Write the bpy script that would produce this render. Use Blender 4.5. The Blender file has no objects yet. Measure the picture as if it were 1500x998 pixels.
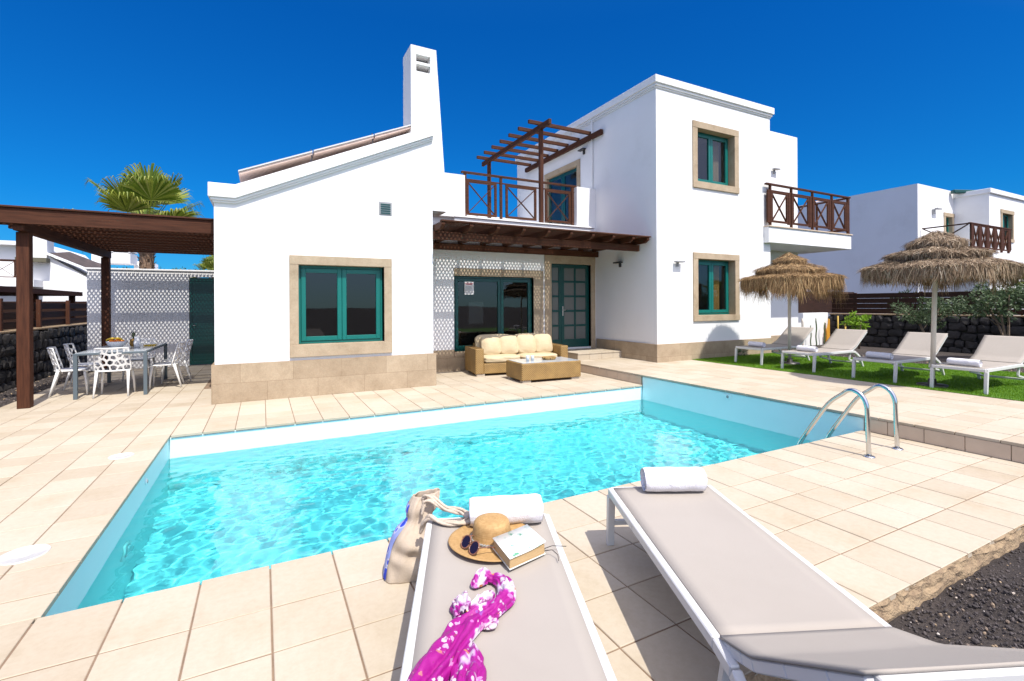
import bpy, bmesh, math, random
import numpy as np
from mathutils import Vector, Matrix, noise
random.seed(7)
R = math.radians
scene = bpy.context.scene
C = scene.collection
OFF = {}

# ------------------------------------------------------------------ materials
def mat(name):
    m = bpy.data.materials.new(name); m.use_nodes = True
    nt = m.node_tree
    return m, nt, nt.nodes['Principled BSDF']
def N(nt, t, **k):
    n = nt.nodes.new(t)
    for a, v in k.items():
        setattr(n, a, v)
    return n
def L(nt, a, b): nt.links.new(a, b)
def ramp(nt, src, stops):
    r = N(nt, 'ShaderNodeValToRGB'); e = r.color_ramp.elements
    while len(e) < len(stops): e.new(.5)
    for i, (p, c) in enumerate(stops):
        e[i].position = p; e[i].color = (*c, 1)
    L(nt, src, r.inputs[0]); return r.outputs[0]
def noisetex(nt, scale, detail=4, rough=.6, coord='Object', stretch=None):
    tc = N(nt, 'ShaderNodeTexCoord'); n = N(nt, 'ShaderNodeTexNoise')
    n.inputs['Scale'].default_value = scale; n.inputs['Detail'].default_value = detail; n.inputs['Roughness'].default_value = rough
    src = tc.outputs[coord]
    if stretch:
        mp = N(nt, 'ShaderNodeMapping'); mp.inputs['Scale'].default_value = stretch; L(nt, src, mp.inputs[0]); src = mp.outputs[0]
    L(nt, src, n.inputs['Vector']); return n
def bump(nt, b, h, strength, dist=.01):
    bp = N(nt, 'ShaderNodeBump'); bp.inputs['Strength'].default_value = strength; bp.inputs['Distance'].default_value = dist
    L(nt, h, bp.inputs['Height']); L(nt, bp.outputs[0], b.inputs['Normal'])
def simple(name, c, rough=.6, c2=None, scale=8, bmp=0, bscale=80, metal=0, spec=.5, stretch=None, dist=.004):
    m, nt, b = mat(name)
    b.inputs['Roughness'].default_value = rough; b.inputs['Metallic'].default_value = metal
    b.inputs['Specular IOR Level'].default_value = spec
    b.inputs['Base Color'].default_value = (*c, 1)
    if c2:
        n = noisetex(nt, scale, stretch=stretch)
        L(nt, ramp(nt, n.outputs[0], [(.3, c), (.7, c2)]), b.inputs['Base Color'])
    if bmp:
        n2 = noisetex(nt, bscale, 3, stretch=stretch); bump(nt, b, n2.outputs[0], bmp, dist)
    return m

def stucco():
    m, nt, b = mat('white_stucco'); b.inputs['Roughness'].default_value = .9; b.inputs['Specular IOR Level'].default_value = .15
    n = noisetex(nt, .9, 5, .65)
    L(nt, ramp(nt, n.outputs[0], [(.22, (.73, .72, .70)), (.45, (.79, .785, .77)), (.7, (.81, .805, .795))]), b.inputs['Base Color'])
    a = noisetex(nt, 120, 4); c = noisetex(nt, 3.5, 3)
    mx = N(nt, 'ShaderNodeMath', operation='MULTIPLY_ADD'); mx.inputs[1].default_value = 2.5
    L(nt, c.outputs[0], mx.inputs[0]); L(nt, a.outputs[0], mx.inputs[2]); bump(nt, b, mx.outputs[0], .35, .004)
    return m
def stone(name='sandstone', block=True):
    m, nt, b = mat(name); b.inputs['Roughness'].default_value = .85; b.inputs['Specular IOR Level'].default_value = .2
    n = noisetex(nt, 3.2, 7, .7); n2 = noisetex(nt, 45, 3, .7)
    col = ramp(nt, n.outputs[0], [(.22, (.35, .26, .165)), (.42, (.475, .37, .25)), (.6, (.545, .43, .295)), (.8, (.60, .49, .36))])
    mx = N(nt, 'ShaderNodeMixRGB', blend_type='MULTIPLY'); mx.inputs[0].default_value = .35
    L(nt, col, mx.inputs[1]); L(nt, n2.outputs[0], mx.inputs[2])
    out = mx.outputs[0]; h = n2.outputs[0]
    if block:
        geo = N(nt, 'ShaderNodeNewGeometry'); sx = N(nt, 'ShaderNodeSeparateXYZ'); L(nt, geo.outputs['Position'], sx.inputs[0])
        ad = N(nt, 'ShaderNodeMath', operation='ADD'); L(nt, sx.outputs[0], ad.inputs[0]); L(nt, sx.outputs[1], ad.inputs[1])
        cb = N(nt, 'ShaderNodeCombineXYZ'); L(nt, ad.outputs[0], cb.inputs[0]); L(nt, sx.outputs[2], cb.inputs[1])
        br = N(nt, 'ShaderNodeTexBrick'); br.inputs['Scale'].default_value = 1; br.inputs['Brick Width'].default_value = .78
        br.inputs['Row Height'].default_value = .31; br.inputs['Mortar Size'].default_value = .003
        br.inputs['Color1'].default_value = (1, 1, 1, 1); br.inputs['Color2'].default_value = (.84, .82, .80, 1); br.inputs['Mortar'].default_value = (.62, .58, .54, 1)
        L(nt, cb.outputs[0], br.inputs['Vector'])
        m2 = N(nt, 'ShaderNodeMixRGB', blend_type='MULTIPLY'); m2.inputs[0].default_value = 1
        L(nt, out, m2.inputs[1]); L(nt, br.outputs['Color'], m2.inputs[2]); out = m2.outputs[0]
    L(nt, out, b.inputs['Base Color']); bump(nt, b, h, .5, .006)
    return m
def tile_mat():
    m, nt, b = mat('terrace_tile'); b.inputs['Roughness'].default_value = .75; b.inputs['Specular IOR Level'].default_value = .25
    geo = N(nt, 'ShaderNodeNewGeometry')
    base = ramp(nt, geo.outputs['Random Per Island'], [(0, (.445, .378, .282)), (.4, (.485, .418, .318)), (1, (.515, .45, .352))])
    n = noisetex(nt, 1.6, 6, .6); n2 = noisetex(nt, 26, 5, .7)
    mott = ramp(nt, n.outputs[0], [(.27, (.86, .82, .75)), (.40, (.96, .94, .91)), (.55, (1, 1, 1))])
    fine = ramp(nt, n2.outputs[0], [(.3, (.90, .88, .86)), (.6, (1, 1, 1))])
    a = N(nt, 'ShaderNodeMixRGB', blend_type='MULTIPLY'); a.inputs[0].default_value = 1; L(nt, base, a.inputs[1]); L(nt, mott, a.inputs[2])
    c = N(nt, 'ShaderNodeMixRGB', blend_type='MULTIPLY'); c.inputs[0].default_value = .8; L(nt, a.outputs[0], c.inputs[1]); L(nt, fine, c.inputs[2])
    # small dark specks and stains
    v = N(nt, 'ShaderNodeTexVoronoi'); v.inputs['Scale'].default_value = 2.3; tc = N(nt, 'ShaderNodeTexCoord'); L(nt, tc.outputs['Object'], v.inputs['Vector'])
    sp = ramp(nt, v.outputs['Distance'], [(.012, (.45, .38, .32)), (.03, (1, 1, 1))])
    d = N(nt, 'ShaderNodeMixRGB', blend_type='MULTIPLY'); d.inputs[0].default_value = .6; L(nt, c.outputs[0], d.inputs[1]); L(nt, sp, d.inputs[2])
    L(nt, d.outputs[0], b.inputs['Base Color']); bump(nt, b, n2.outputs[0], .25, .003)
    return m
def wood(name, c1, c2, axis=0):
    m, nt, b = mat(name); b.inputs['Roughness'].default_value = .7; b.inputs['Specular IOR Level'].default_value = .2
    st = [14, 14, 14]; st[axis] = .9
    n = noisetex(nt, 3, 5, .6, stretch=tuple(st))
    L(nt, ramp(nt, n.outputs[0], [(.3, c1), (.7, c2)]), b.inputs['Base Color']); bump(nt, b, n.outputs[0], .35, .004)
    return m
def glass_mat(name='window_glass', tint=(.82, .86, .86)):
    m = bpy.data.materials.new(name); m.use_nodes = True; nt = m.node_tree; nt.nodes.clear()
    o = N(nt, 'ShaderNodeOutputMaterial'); t = N(nt, 'ShaderNodeBsdfTransparent'); t.inputs[0].default_value = (*tint, 1)
    g = N(nt, 'ShaderNodeBsdfGlossy'); g.inputs['Roughness'].default_value = .015
    f = N(nt, 'ShaderNodeFresnel'); f.inputs[0].default_value = 1.75; mx = N(nt, 'ShaderNodeMixShader')
    n = noisetex(nt, .8, 1); bp = N(nt, 'ShaderNodeBump'); bp.inputs['Strength'].default_value = .05; bp.inputs['Distance'].default_value = .05
    L(nt, n.outputs[0], bp.inputs['Height']); L(nt, bp.outputs[0], g.inputs['Normal'])
    ge = N(nt, 'ShaderNodeNewGeometry'); iv = N(nt, 'ShaderNodeMath', operation='SUBTRACT'); iv.inputs[0].default_value = 1; L(nt, ge.outputs['Backfacing'], iv.inputs[1])
    mf = N(nt, 'ShaderNodeMath', operation='MULTIPLY'); L(nt, f.outputs[0], mf.inputs[0]); L(nt, iv.outputs[0], mf.inputs[1])
    L(nt, mf.outputs[0], mx.inputs[0]); L(nt, t.outputs[0], mx.inputs[1]); L(nt, g.outputs[0], mx.inputs[2]); L(nt, mx.outputs[0], o.inputs[0])
    return m
def water_mat():
    m, nt, b = mat('pool_water'); b.inputs['Transmission Weight'].default_value = 1; b.inputs['Roughness'].default_value = 0
    b.inputs['IOR'].default_value = 1.333; b.inputs['Base Color'].default_value = (.16, .90, .97, 1)
    return m
def thatch_mat(name='dry_straw', k=(1, 1, 1)):
    m, nt, b = mat(name); b.inputs['Roughness'].default_value = .8; b.inputs['Specular IOR Level'].default_value = .2
    geo = N(nt, 'ShaderNodeNewGeometry')
    L(nt, ramp(nt, geo.outputs['Random Per Island'], [(p, tuple(a * q for a, q in zip(c, k))) for p, c in ((0, (.08, .054, .033)), (.35, (.20, .137, .085)), (.75, (.34, .245, .155)), (1, (.54, .44, .31)))]), b.inputs['Base Color'])
    return m
def leaf_mat(name, cs, trans=.25):
    m, nt, b = mat(name); b.inputs['Roughness'].default_value = .5; b.inputs['Specular IOR Level'].default_value = .3
    geo = N(nt, 'ShaderNodeNewGeometry')
    col = ramp(nt, geo.outputs['Random Per Island'], [(i / (len(cs) - 1), c) for i, c in enumerate(cs)])
    L(nt, col, b.inputs['Base Color'])
    tr = N(nt, 'ShaderNodeBsdfTranslucent'); L(nt, col, tr.inputs[0]); mx = N(nt, 'ShaderNodeMixShader'); mx.inputs[0].default_value = trans
    L(nt, b.outputs[0], mx.inputs[1]); L(nt, tr.outputs[0], mx.inputs[2]); L(nt, mx.outputs[0], nt.nodes['Material Output'].inputs[0])
    return m
def wicker_mat():
    m, nt, b = mat('honey_wicker'); b.inputs['Roughness'].default_value = .55
    tc = N(nt, 'ShaderNodeTexCoord'); geo = N(nt, 'ShaderNodeNewGeometry')
    w1 = N(nt, 'ShaderNodeTexWave', wave_type='BANDS', bands_direction='Z'); w1.inputs['Scale'].default_value = 22; w1.inputs['Distortion'].default_value = .6
    w2 = N(nt, 'ShaderNodeTexWave', wave_type='BANDS', bands_direction='DIAGONAL'); w2.inputs['Scale'].default_value = 16; w2.inputs['Distortion'].default_value = .5
    L(nt, tc.outputs['Object'], w1.inputs['Vector']); L(nt, tc.outputs['Object'], w2.inputs['Vector'])
    mu = N(nt, 'ShaderNodeMath', operation='MULTIPLY'); L(nt, w1.outputs['Fac'], mu.inputs[0]); L(nt, w2.outputs['Fac'], mu.inputs[1])
    n = noisetex(nt, 5, 4)
    ad = N(nt, 'ShaderNodeMath', operation='MULTIPLY_ADD'); ad.inputs[1].default_value = .5; L(nt, n.outputs[0], ad.inputs[0]); L(nt, mu.outputs[0], ad.inputs[2])
    L(nt, ramp(nt, ad.outputs[0], [(.15, (.08, .04, .01)), (.5, (.33, .19, .05)), (1, (.52, .34, .12))]), b.inputs['Base Color'])
    bump(nt, b, mu.outputs[0], .7, .006)
    return m
def textile_mat():
    m, nt, b = mat('taupe_sling_textile'); b.inputs['Roughness'].default_value = .75; b.inputs['Specular IOR Level'].default_value = .2
    tc = N(nt, 'ShaderNodeTexCoord')
    w1 = N(nt, 'ShaderNodeTexWave', bands_direction='X'); w1.inputs['Scale'].default_value = 160
    w2 = N(nt, 'ShaderNodeTexWave', bands_direction='Y'); w2.inputs['Scale'].default_value = 160
    L(nt, tc.outputs['Object'], w1.inputs['Vector']); L(nt, tc.outputs['Object'], w2.inputs['Vector'])
    ad = N(nt, 'ShaderNodeMath', operation='ADD'); L(nt, w1.outputs['Fac'], ad.inputs[0]); L(nt, w2.outputs['Fac'], ad.inputs[1])
    n = noisetex(nt, 2.2, 4)
    a2 = N(nt, 'ShaderNodeMath', operation='MULTIPLY_ADD'); a2.inputs[1].default_value = .45; L(nt, ad.outputs[0], a2.inputs[0]); L(nt, n.outputs[0], a2.inputs[2])
    L(nt, ramp(nt, a2.outputs[0], [(.3, (.325, .288, .245)), (1.0, (.385, .345, .30))]), b.inputs['Base Color']); bump(nt, b, ad.outputs[0], .25, .001)
    return m
def scarf_mat():
    m, nt, b = mat('magenta_floral_cloth'); b.inputs['Roughness'].default_value = .55
    tc = N(nt, 'ShaderNodeTexCoord'); wn = noisetex(nt, 26, 3)
    wv = N(nt, 'ShaderNodeMixRGB'); wv.inputs[0].default_value = .045; L(nt, tc.outputs['Object'], wv.inputs[1]); L(nt, wn.outputs['Color'], wv.inputs[2])
    def vor(s):
        v = N(nt, 'ShaderNodeTexVoronoi'); v.inputs['Scale'].default_value = s; L(nt, wv.outputs[0], v.inputs['Vector']); return v
    def gate(s, t):
        n = noisetex(nt, s, 1); return ramp(nt, n.outputs[0], [(t, (0, 0, 0)), (t + .03, (1, 1, 1))])
    def mulc(a, b_):
        x = N(nt, 'ShaderNodeMixRGB', blend_type='MULTIPLY'); x.inputs[0].default_value = 1; L(nt, a, x.inputs[1]); L(nt, b_, x.inputs[2]); return x.outputs[0]
    def mixc(f, a, b_):
        x = N(nt, 'ShaderNodeMixRGB'); L(nt, f, x.inputs[0])
        for k, q in ((1, a), (2, b_)):
            if isinstance(q, tuple): x.inputs[k].default_value = (*q, 1)
            else: L(nt, q, x.inputs[k])
        return x.outputs[0]
    big = noisetex(nt, 5.5, 3)
    ground = ramp(nt, big.outputs[0], [(.46, (.30, .002, .19)), (.50, (.34, .01, .24)), (.515, (.42, .20, .42)), (.54, (.58, .50, .56)), (.66, (.60, .56, .56))])
    v1, v2, v3 = vor(16), vor(33), vor(60)
    petals = ramp(nt, v2.outputs['Color'], [(.0, (.62, .55, .60)), (.3, (.50, .12, .40)), (.5, (.60, .55, .58)), (.7, (.25, .05, .30)), (.85, (.65, .25, .03)), (1, (.10, .01, .06))])
    c = mixc(mulc(ramp(nt, v2.outputs['Distance'], [(.30, (1, 1, 1)), (.36, (0, 0, 0))]), gate(12, .40)), ground, petals)
    flower = ramp(nt, v1.outputs['Distance'], [(.10, (.60, .35, .03)), (.13, (.55, .50, .52)), (.30, (.50, .40, .48)), (.38, (.22, .02, .16))])
    c = mixc(mulc(ramp(nt, v1.outputs['Distance'], [(.38, (1, 1, 1)), (.42, (0, 0, 0))]), gate(9, .47)), c, flower)
    c = mixc(mulc(ramp(nt, v3.outputs['Distance'], [(.16, (1, 1, 1)), (.22, (0, 0, 0))]), gate(20, .52)), c, (.22, .01, .12))
    L(nt, c, b.inputs['Base Color']); n2 = noisetex(nt, 55, 3); bump(nt, b, n2.outputs[0], .5, .006)
    return m
def towel_mat():
    m, nt, b = mat('white_towelling'); b.inputs['Roughness'].default_value = 1; b.inputs['Base Color'].default_value = (.78, .77, .80, 1); b.inputs['Specular IOR Level'].default_value = .05
    n = noisetex(nt, 170, 4, .8); n2 = noisetex(nt, 25, 3)
    mx = N(nt, 'ShaderNodeMath', operation='MULTIPLY_ADD'); mx.inputs[1].default_value = 1.6; L(nt, n2.outputs[0], mx.inputs[0]); L(nt, n.outputs[0], mx.inputs[2]); bump(nt, b, mx.outputs[0], .8, .006)
    return m
def blue_pattern_mat():
    m, nt, b = mat('blue_print_canvas'); b.inputs['Roughness'].default_value = .9
    tc = N(nt, 'ShaderNodeTexCoord'); v = N(nt, 'ShaderNodeTexVoronoi'); v.inputs['Scale'].default_value = 17; L(nt, tc.outputs['Object'], v.inputs['Vector'])
    L(nt, ramp(nt, v.outputs['Distance'], [(.25, (.02, .05, .5)), (.42, (.05, .1, .6)), (.46, (.6, .58, .6)), (.6, (.25, .3, .6))]), b.inputs['Base Color'])
    return m
def book_mat():
    m, nt, b = mat('book_cover_print'); b.inputs['Roughness'].default_value = .35
    tc = N(nt, 'ShaderNodeTexCoord'); n = noisetex(nt, 22, 4, .7); n2 = noisetex(nt, 9, 2)
    g = ramp(nt, n.outputs[0], [(.52, (.72, .72, .66)), (.60, (.45, .58, .5)), (.66, (.06, .30, .16)), (.75, (.1, .2, .1))])
    mk = ramp(nt, n2.outputs[0], [(.42, (0, 0, 0)), (.48, (1, 1, 1))])
    mx = N(nt, 'ShaderNodeMixRGB'); mx.inputs[1].default_value = (.74, .72, .66, 1); L(nt, mk, mx.inputs[0]); L(nt, g, mx.inputs[2]); L(nt, mx.outputs[0], b.inputs['Base Color'])
    return m
def straw_hat_mat():
    m, nt, b = mat('woven_straw'); b.inputs['Roughness'].default_value = .7
    tc = N(nt, 'ShaderNodeTexCoord'); sx = N(nt, 'ShaderNodeSeparateXYZ'); L(nt, tc.outputs['Object'], sx.inputs[0])
    ln = N(nt, 'ShaderNodeVectorMath', operation='LENGTH'); L(nt, tc.outputs['Object'], ln.inputs[0])
    mu = N(nt, 'ShaderNodeMath', operation='MULTIPLY'); mu.inputs[1].default_value = 1700; L(nt, ln.outputs['Value'], mu.inputs[0])
    sn = N(nt, 'ShaderNodeMath', operation='SINE'); L(nt, mu.outputs[0], sn.inputs[0])
    n = noisetex(nt, 60, 3); a = N(nt, 'ShaderNodeMath', operation='MULTIPLY_ADD'); a.inputs[1].default_value = .07; L(nt, sn.outputs[0], a.inputs[0]); L(nt, n.outputs[0], a.inputs[2])
    L(nt, ramp(nt, a.outputs[0], [(.3, (.36, .21, .075)), (.7, (.47, .29, .115))]), b.inputs['Base Color']); bump(nt, b, sn.outputs[0], .2, .0006)
    return m
def lava_mat(name='lava_stone', c1=(.008, .0075, .0075), c2=(.042, .037, .035)):
    m, nt, b = mat(name); b.inputs['Roughness'].default_value = .85
    geo = N(nt, 'ShaderNodeNewGeometry'); n = noisetex(nt, 9, 6, .7); n2 = noisetex(nt, 60, 4, .8)
    a = N(nt, 'ShaderNodeMath', operation='MULTIPLY_ADD'); a.inputs[1].default_value = .5; L(nt, geo.outputs['Random Per Island'], a.inputs[0]); L(nt, n.outputs[0], a.inputs[2])
    L(nt, ramp(nt, a.outputs[0], [(.3, c1), (1, c2)]), b.inputs['Base Color']); bump(nt, b, n2.outputs[0], .8, .01)
    return m
def gravel_mat():
    m, nt, b = mat('volcanic_gravel'); b.inputs['Roughness'].default_value = .9
    geo = N(nt, 'ShaderNodeNewGeometry')
    L(nt, ramp(nt, geo.outputs['Random Per Island'], [(0, (.035, .029, .028)), (.6, (.075, .062, .058)), (.93, (.115, .094, .086)), (.955, (.30, .22, .15)), (.985, (.42, .30, .17)), (1, (.55, .5, .45))]), b.inputs['Base Color'])
    n2 = noisetex(nt, 180, 4, .8); bump(nt, b, n2.outputs[0], .7, .004)
    return m
def soil_mat():
    m, nt, b = mat('volcanic_soil'); b.inputs['Roughness'].default_value = .95
    n = noisetex(nt, 1.1, 6, .7); n2 = noisetex(nt, 55, 6, .8)
    mx = N(nt, 'ShaderNodeMixRGB', blend_type='MULTIPLY'); mx.inputs[0].default_value = .8
    L(nt, ramp(nt, n.outputs[0], [(.3, (.035, .027, .023)), (.7, (.085, .066, .055))]), mx.inputs[1])
    L(nt, ramp(nt, n2.outputs[0], [(.35, (.35, .35, .35)), (.6, (1.2, 1.2, 1.2))]), mx.inputs[2])
    L(nt, mx.outputs[0], b.inputs['Base Color']); bump(nt, b, n2.outputs[0], 1, .02)
    return m

M = dict(
    stucco=stucco(), stone=stone(), trim=stone('sandstone_trim', False), tile=tile_mat(),
    grout=simple('sandy_grout', (.26, .175, .11), .95, (.17, .115, .075), 12),
    riser=simple('riser_tile', (.60, .48, .36), .7, (.54, .43, .32), 5, .2, 60),
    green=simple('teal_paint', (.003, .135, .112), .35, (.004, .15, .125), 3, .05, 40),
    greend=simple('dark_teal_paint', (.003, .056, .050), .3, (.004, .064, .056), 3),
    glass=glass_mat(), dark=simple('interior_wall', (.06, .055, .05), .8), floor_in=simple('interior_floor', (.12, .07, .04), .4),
    curtain=simple('ochre_curtain', (.42, .24, .07), .9, (.36, .20, .06), 12, stretch=(20, 20, .5)), drape=simple('beige_curtain', (.42, .30, .18), .9, (.32, .22, .13), 10, stretch=(20, 20, .5)),
    wood=wood('brown_beam_x', (.040, .0145, .007), (.095, .035, .017), 0), woody=wood('brown_beam_y', (.040, .0145, .007), (.095, .035, .017), 1),
    woodz=wood('brown_post', (.042, .015, .008), (.10, .037, .018), 2), lattice=wood('brown_lattice', (.035, .014, .008), (.07, .028, .015), 1),
    fence=wood('dark_fence_board', (.018, .009, .006), (.05, .022, .014), 1), fencex=wood('dark_fence_board_x', (.018, .009, .006), (.05, .022, .014), 0),
    pool=simple('aqua_pool_render', (.70, .89, .88), .55, (.74, .91, .90), 2.5, .1, 30),
    water=water_mat(), thatch=thatch_mat(), thatchg=thatch_mat('golden_straw', (1.12, .98, .72)), pole=simple('pale_wood_pole', (.64, .59, .52), .7, (.54, .48, .40), 6, .2, 50, stretch=(6, 6, .6)),
    sling=textile_mat(), white=simple('white_powder_coat', (.62, .61, .59), .4), whitepl=simple('white_plastic', (.78, .78, .76), .38),
    steel=simple('polished_steel', (.62, .62, .61), .16, metal=1), towel=towel_mat(), hat=straw_hat_mat(),
    canvas=simple('natural_canvas', (.50, .41, .31), .95, (.43, .35, .27), 18, .5, 150), rope=simple('cream_rope', (.58, .49, .39), .9, (.46, .37, .28), 60, .8, 120), blueprint=blue_pattern_mat(),
    book=book_mat(), page=simple('aged_paper', (.50, .33, .15), .9, (.60, .42, .21), 6, .6, 90, stretch=(.5, .5, 30)), scarf=scarf_mat(),
    lens=simple('dark_lens', (.016, .006, .012), .06, spec=.8), tort=simple('tortoise_plastic', (.30, .13, .07), .2, (.10, .04, .03), 70),
    lava=lava_mat(), gravel=gravel_mat(), soil=soil_mat(), wicker=wicker_mat(),
    cushion=simple('cream_cushion', (.60, .49, .31), .9, (.55, .44, .27), 6, .5, 14, dist=.02),
    metalgrey=simple('grey_blue_metal', (.10, .13, .15), .4), tableglass=simple('frosted_table_top', (.48, .52, .54), .12),
    lamp=simple('dark_bronze', (.035, .03, .027), .4), lampg=simple('grey_aluminium', (.30, .30, .30), .4),
    wire=simple('thin_black_wire', (.02, .015, .012), .4), silver=simple('silver_cord', (.40, .38, .34), .45, (.12, .12, .12), 220),
    plate=simple('white_cover_plate', (.60, .59, .56), .5, (.50, .48, .45), 14), paper=simple('printed_paper', (.75, .74, .72), .8),
    pinkink=simple('pink_ink', (.5, .10, .13), .8), greyink=simple('grey_ink', (.16, .16, .18), .8), rust=simple('terracotta_edge', (.72, .57, .49), .8, (.62, .46, .38), 4),
    orange=simple('orange_peel', (.80, .22, .01), .4), banana=simple('banana_skin', (.75, .50, .03), .5), pine=simple('pineapple_skin', (.30, .17, .03), .8, (.15, .08, .02), 60),
    orangewall=simple('orange_sheet', (.65, .30, .03), .6), bamboo=simple('yellow_cane', (.55, .36, .06), .6), pinkc=simple('pink_cushion', (.35, .12, .22), .9),
    palm=leaf_mat('palm_frond', [(.08, .13, .012), (.14, .20, .02), (.26, .30, .04), (.36, .36, .10)], .3), ptrunk=simple('palm_trunk', (.16, .085, .045), .9, (.30, .20, .13), 12, .9, 25, dist=.03),
    leaf=leaf_mat('dusty_green_leaf', [(.04, .07, .025), (.085, .13, .055), (.16, .20, .11)]), lime=leaf_mat('lime_leaf', [(.12, .25, .01), (.2, .36, .02), (.32, .45, .06)], .35),
    bark=simple('pale_bark', (.24, .17, .11), .9, (.14, .10, .07), 14, .5, 40), grass=leaf_mat('lawn_blades', [(.08, .18, .004), (.13, .26, .006), (.19, .33, .012)], .2),
    turf=simple('turf_base', (.06, .16, .005), .9, (.09, .21, .01), 30, .8, 300), cactus=simple('cactus_green', (.07, .11, .04), .6),
    concrete=simple('crumbly_concrete', (.40, .29, .17), .95, (.24, .165, .10), 16, 1, 70, dist=.015),
)

# ------------------------------------------------------------------ mesh helpers
class MB:
    def __init__(s): s.v = []; s.f = []; s.sm = []
    def add(s, vs, fs, smooth=False):
        n = len(s.v); s.v += [tuple(p) for p in vs]; s.f += [tuple(n + i for i in f) for f in fs]; s.sm += [smooth] * len(fs); return s
    def box(s, x0, x1, y0, y1, z0, z1):
        vs = [(x, y, z) for x in (x0, x1) for y in (y0, y1) for z in (z0, z1)]
        return s.add(vs, [(0, 1, 3, 2), (4, 6, 7, 5), (0, 4, 5, 1), (2, 3, 7, 6), (0, 2, 6, 4), (1, 5, 7, 3)])
    def bar(s, p, q, w, h, up=(0, 0, 1)):
        p = Vector(p); q = Vector(q); d = (q - p).normalized(); u = Vector(up)
        if abs(d.dot(u)) > .98: u = Vector((0, 1, 0))
        a = d.cross(u).normalized() * (w / 2); b = a.cross(d).normalized() * (h / 2)
        vs = [c + sa * a + sb * b for c in (p, q) for sa in (-1, 1) for sb in (-1, 1)]
        return s.add(vs, [(0, 1, 3, 2), (4, 6, 7, 5), (0, 4, 5, 1), (2, 3, 7, 6), (0, 2, 6, 4), (1, 5, 7, 3)])
    def tube(s, pts, r, n=10, cap=True):
        pts = [Vector(p) for p in pts]; rs = r if isinstance(r, (list, tuple)) else [r] * len(pts)
        rings = []; prev = None
        for i, p in enumerate(pts):
            d = (pts[min(i + 1, len(pts) - 1)] - pts[max(i - 1, 0)]).normalized()
            if prev is None:
                prev = d.orthogonal().normalized()
            a = (prev - d * prev.dot(d)); a = a.normalized() if a.length > 1e-6 else d.orthogonal().normalized()
            b = d.cross(a); prev = a
            rings.append([p + rs[i] * (math.cos(t) * a + math.sin(t) * b) for t in [2 * math.pi * k / n for k in range(n)]])
        vs = [v for ring in rings for v in ring]; fs = []
        for i in range(len(pts) - 1):
            for k in range(n):
                fs.append((i * n + k, i * n + (k + 1) % n, (i + 1) * n + (k + 1) % n, (i + 1) * n + k))
        s.add(vs, fs, True)
        if cap:
            m = len(s.v) - len(vs)
            s.f += [tuple(m + k for k in reversed(range(n))), tuple(m + (len(pts) - 1) * n + k for k in range(n))]; s.sm += [False, False]
        return s
    def lathe(s, prof, c=(0, 0, 0), n=32, sm=True, fn=None):
        vs = []; fs = []
        for i, (r, z) in enumerate(prof):
            for k in range(n):
                t = 2 * math.pi * k / n; p = Vector((c[0] + r * math.cos(t), c[1] + r * math.sin(t), c[2] + z))
                vs.append(fn(p, t, i) if fn else p)
        for i in range(len(prof) - 1):
            for k in range(n):
                fs.append((i * n + k, i * n + (k + 1) % n, (i + 1) * n + (k + 1) % n, (i + 1) * n + k))
        return s.add(vs, fs, sm)
    def prism(s, pts, y0, y1):                       # polygon in XZ extruded along Y
        n = len(pts); vs = [(x, y0, z) for x, z in pts] + [(x, y1, z) for x, z in pts]
        fs = [tuple(range(n)), tuple(reversed(range(n, 2 * n)))] + [(i, i + n, (i + 1) % n + n, (i + 1) % n) for i in range(n)]
        return s.add(vs, fs)
    def build(s, name, m, parent=None, loc=None, bev=0, fix=True):
        off = OFF.get(parent.name, Vector()) if parent else Vector(loc or (0, 0, 0))
        me = bpy.data.meshes.new(name)
        me.from_pydata([tuple(Vector(p) - off) for p in s.v], [], s.f); me.polygons.foreach_set('use_smooth', s.sm); me.materials.append(m)
        if bev or fix:
            bm = bmesh.new(); bm.from_mesh(me)
            if fix and len(bm.faces) < 60000: bmesh.ops.recalc_face_normals(bm, faces=bm.faces)
            if bev:
                es = [e for e in bm.edges if len(e.link_faces) == 2 and e.calc_face_angle(0) > .6]
                bmesh.ops.bevel(bm, geom=es, offset=bev, segments=1, affect='EDGES', clamp_overlap=True)
            bm.to_mesh(me); bm.free()
        o = bpy.data.objects.new(name, me); C.objects.link(o)
        if parent: o.parent = parent; OFF[o.name] = off
        else: o.location = off; OFF[o.name] = off
        return o
def obj_np(name, V, F, m, loc=(0, 0, 0), parent=None, smooth=False):
    V = np.asarray(V, np.float32) - np.array(OFF[parent.name] if parent else loc, np.float32); F = np.asarray(F, np.int32)
    me = bpy.data.meshes.new(name); k = F.shape[1]
    me.vertices.add(len(V)); me.vertices.foreach_set('co', V.ravel())
    me.loops.add(F.size); me.loops.foreach_set('vertex_index', F.ravel())
    me.polygons.add(len(F)); me.polygons.foreach_set('loop_start', np.arange(0, F.size, k, dtype=np.int32)); me.polygons.foreach_set('loop_total', np.full(len(F), k, np.int32))
    me.polygons.foreach_set('use_smooth', np.full(len(F), smooth)); me.update(calc_edges=True); me.validate(); me.materials.append(m)
    o = bpy.data.objects.new(name, me); C.objects.link(o)
    if parent: o.parent = parent; OFF[o.name] = OFF[parent.name]
    else: o.location = loc; OFF[o.name] = Vector(loc)
    return o
def tag(o, label=None, cat=None, group=None, kind=None):
    if label: o['label'] = label
    if cat: o['category'] = cat
    if group: o['group'] = group
    if kind: o['kind'] = kind
    return o
def thing(name, label, cat, loc=(0, 0, 0), rz=0, group=None, local=False):
    o = bpy.data.objects.new(name, None); C.objects.link(o); o.location = loc; o.rotation_euler = (0, 0, rz); o.empty_display_size = .1
    OFF[o.name] = Vector((0, 0, 0)) if (local or rz) else Vector(loc)
    return tag(o, label, cat, group)
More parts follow.
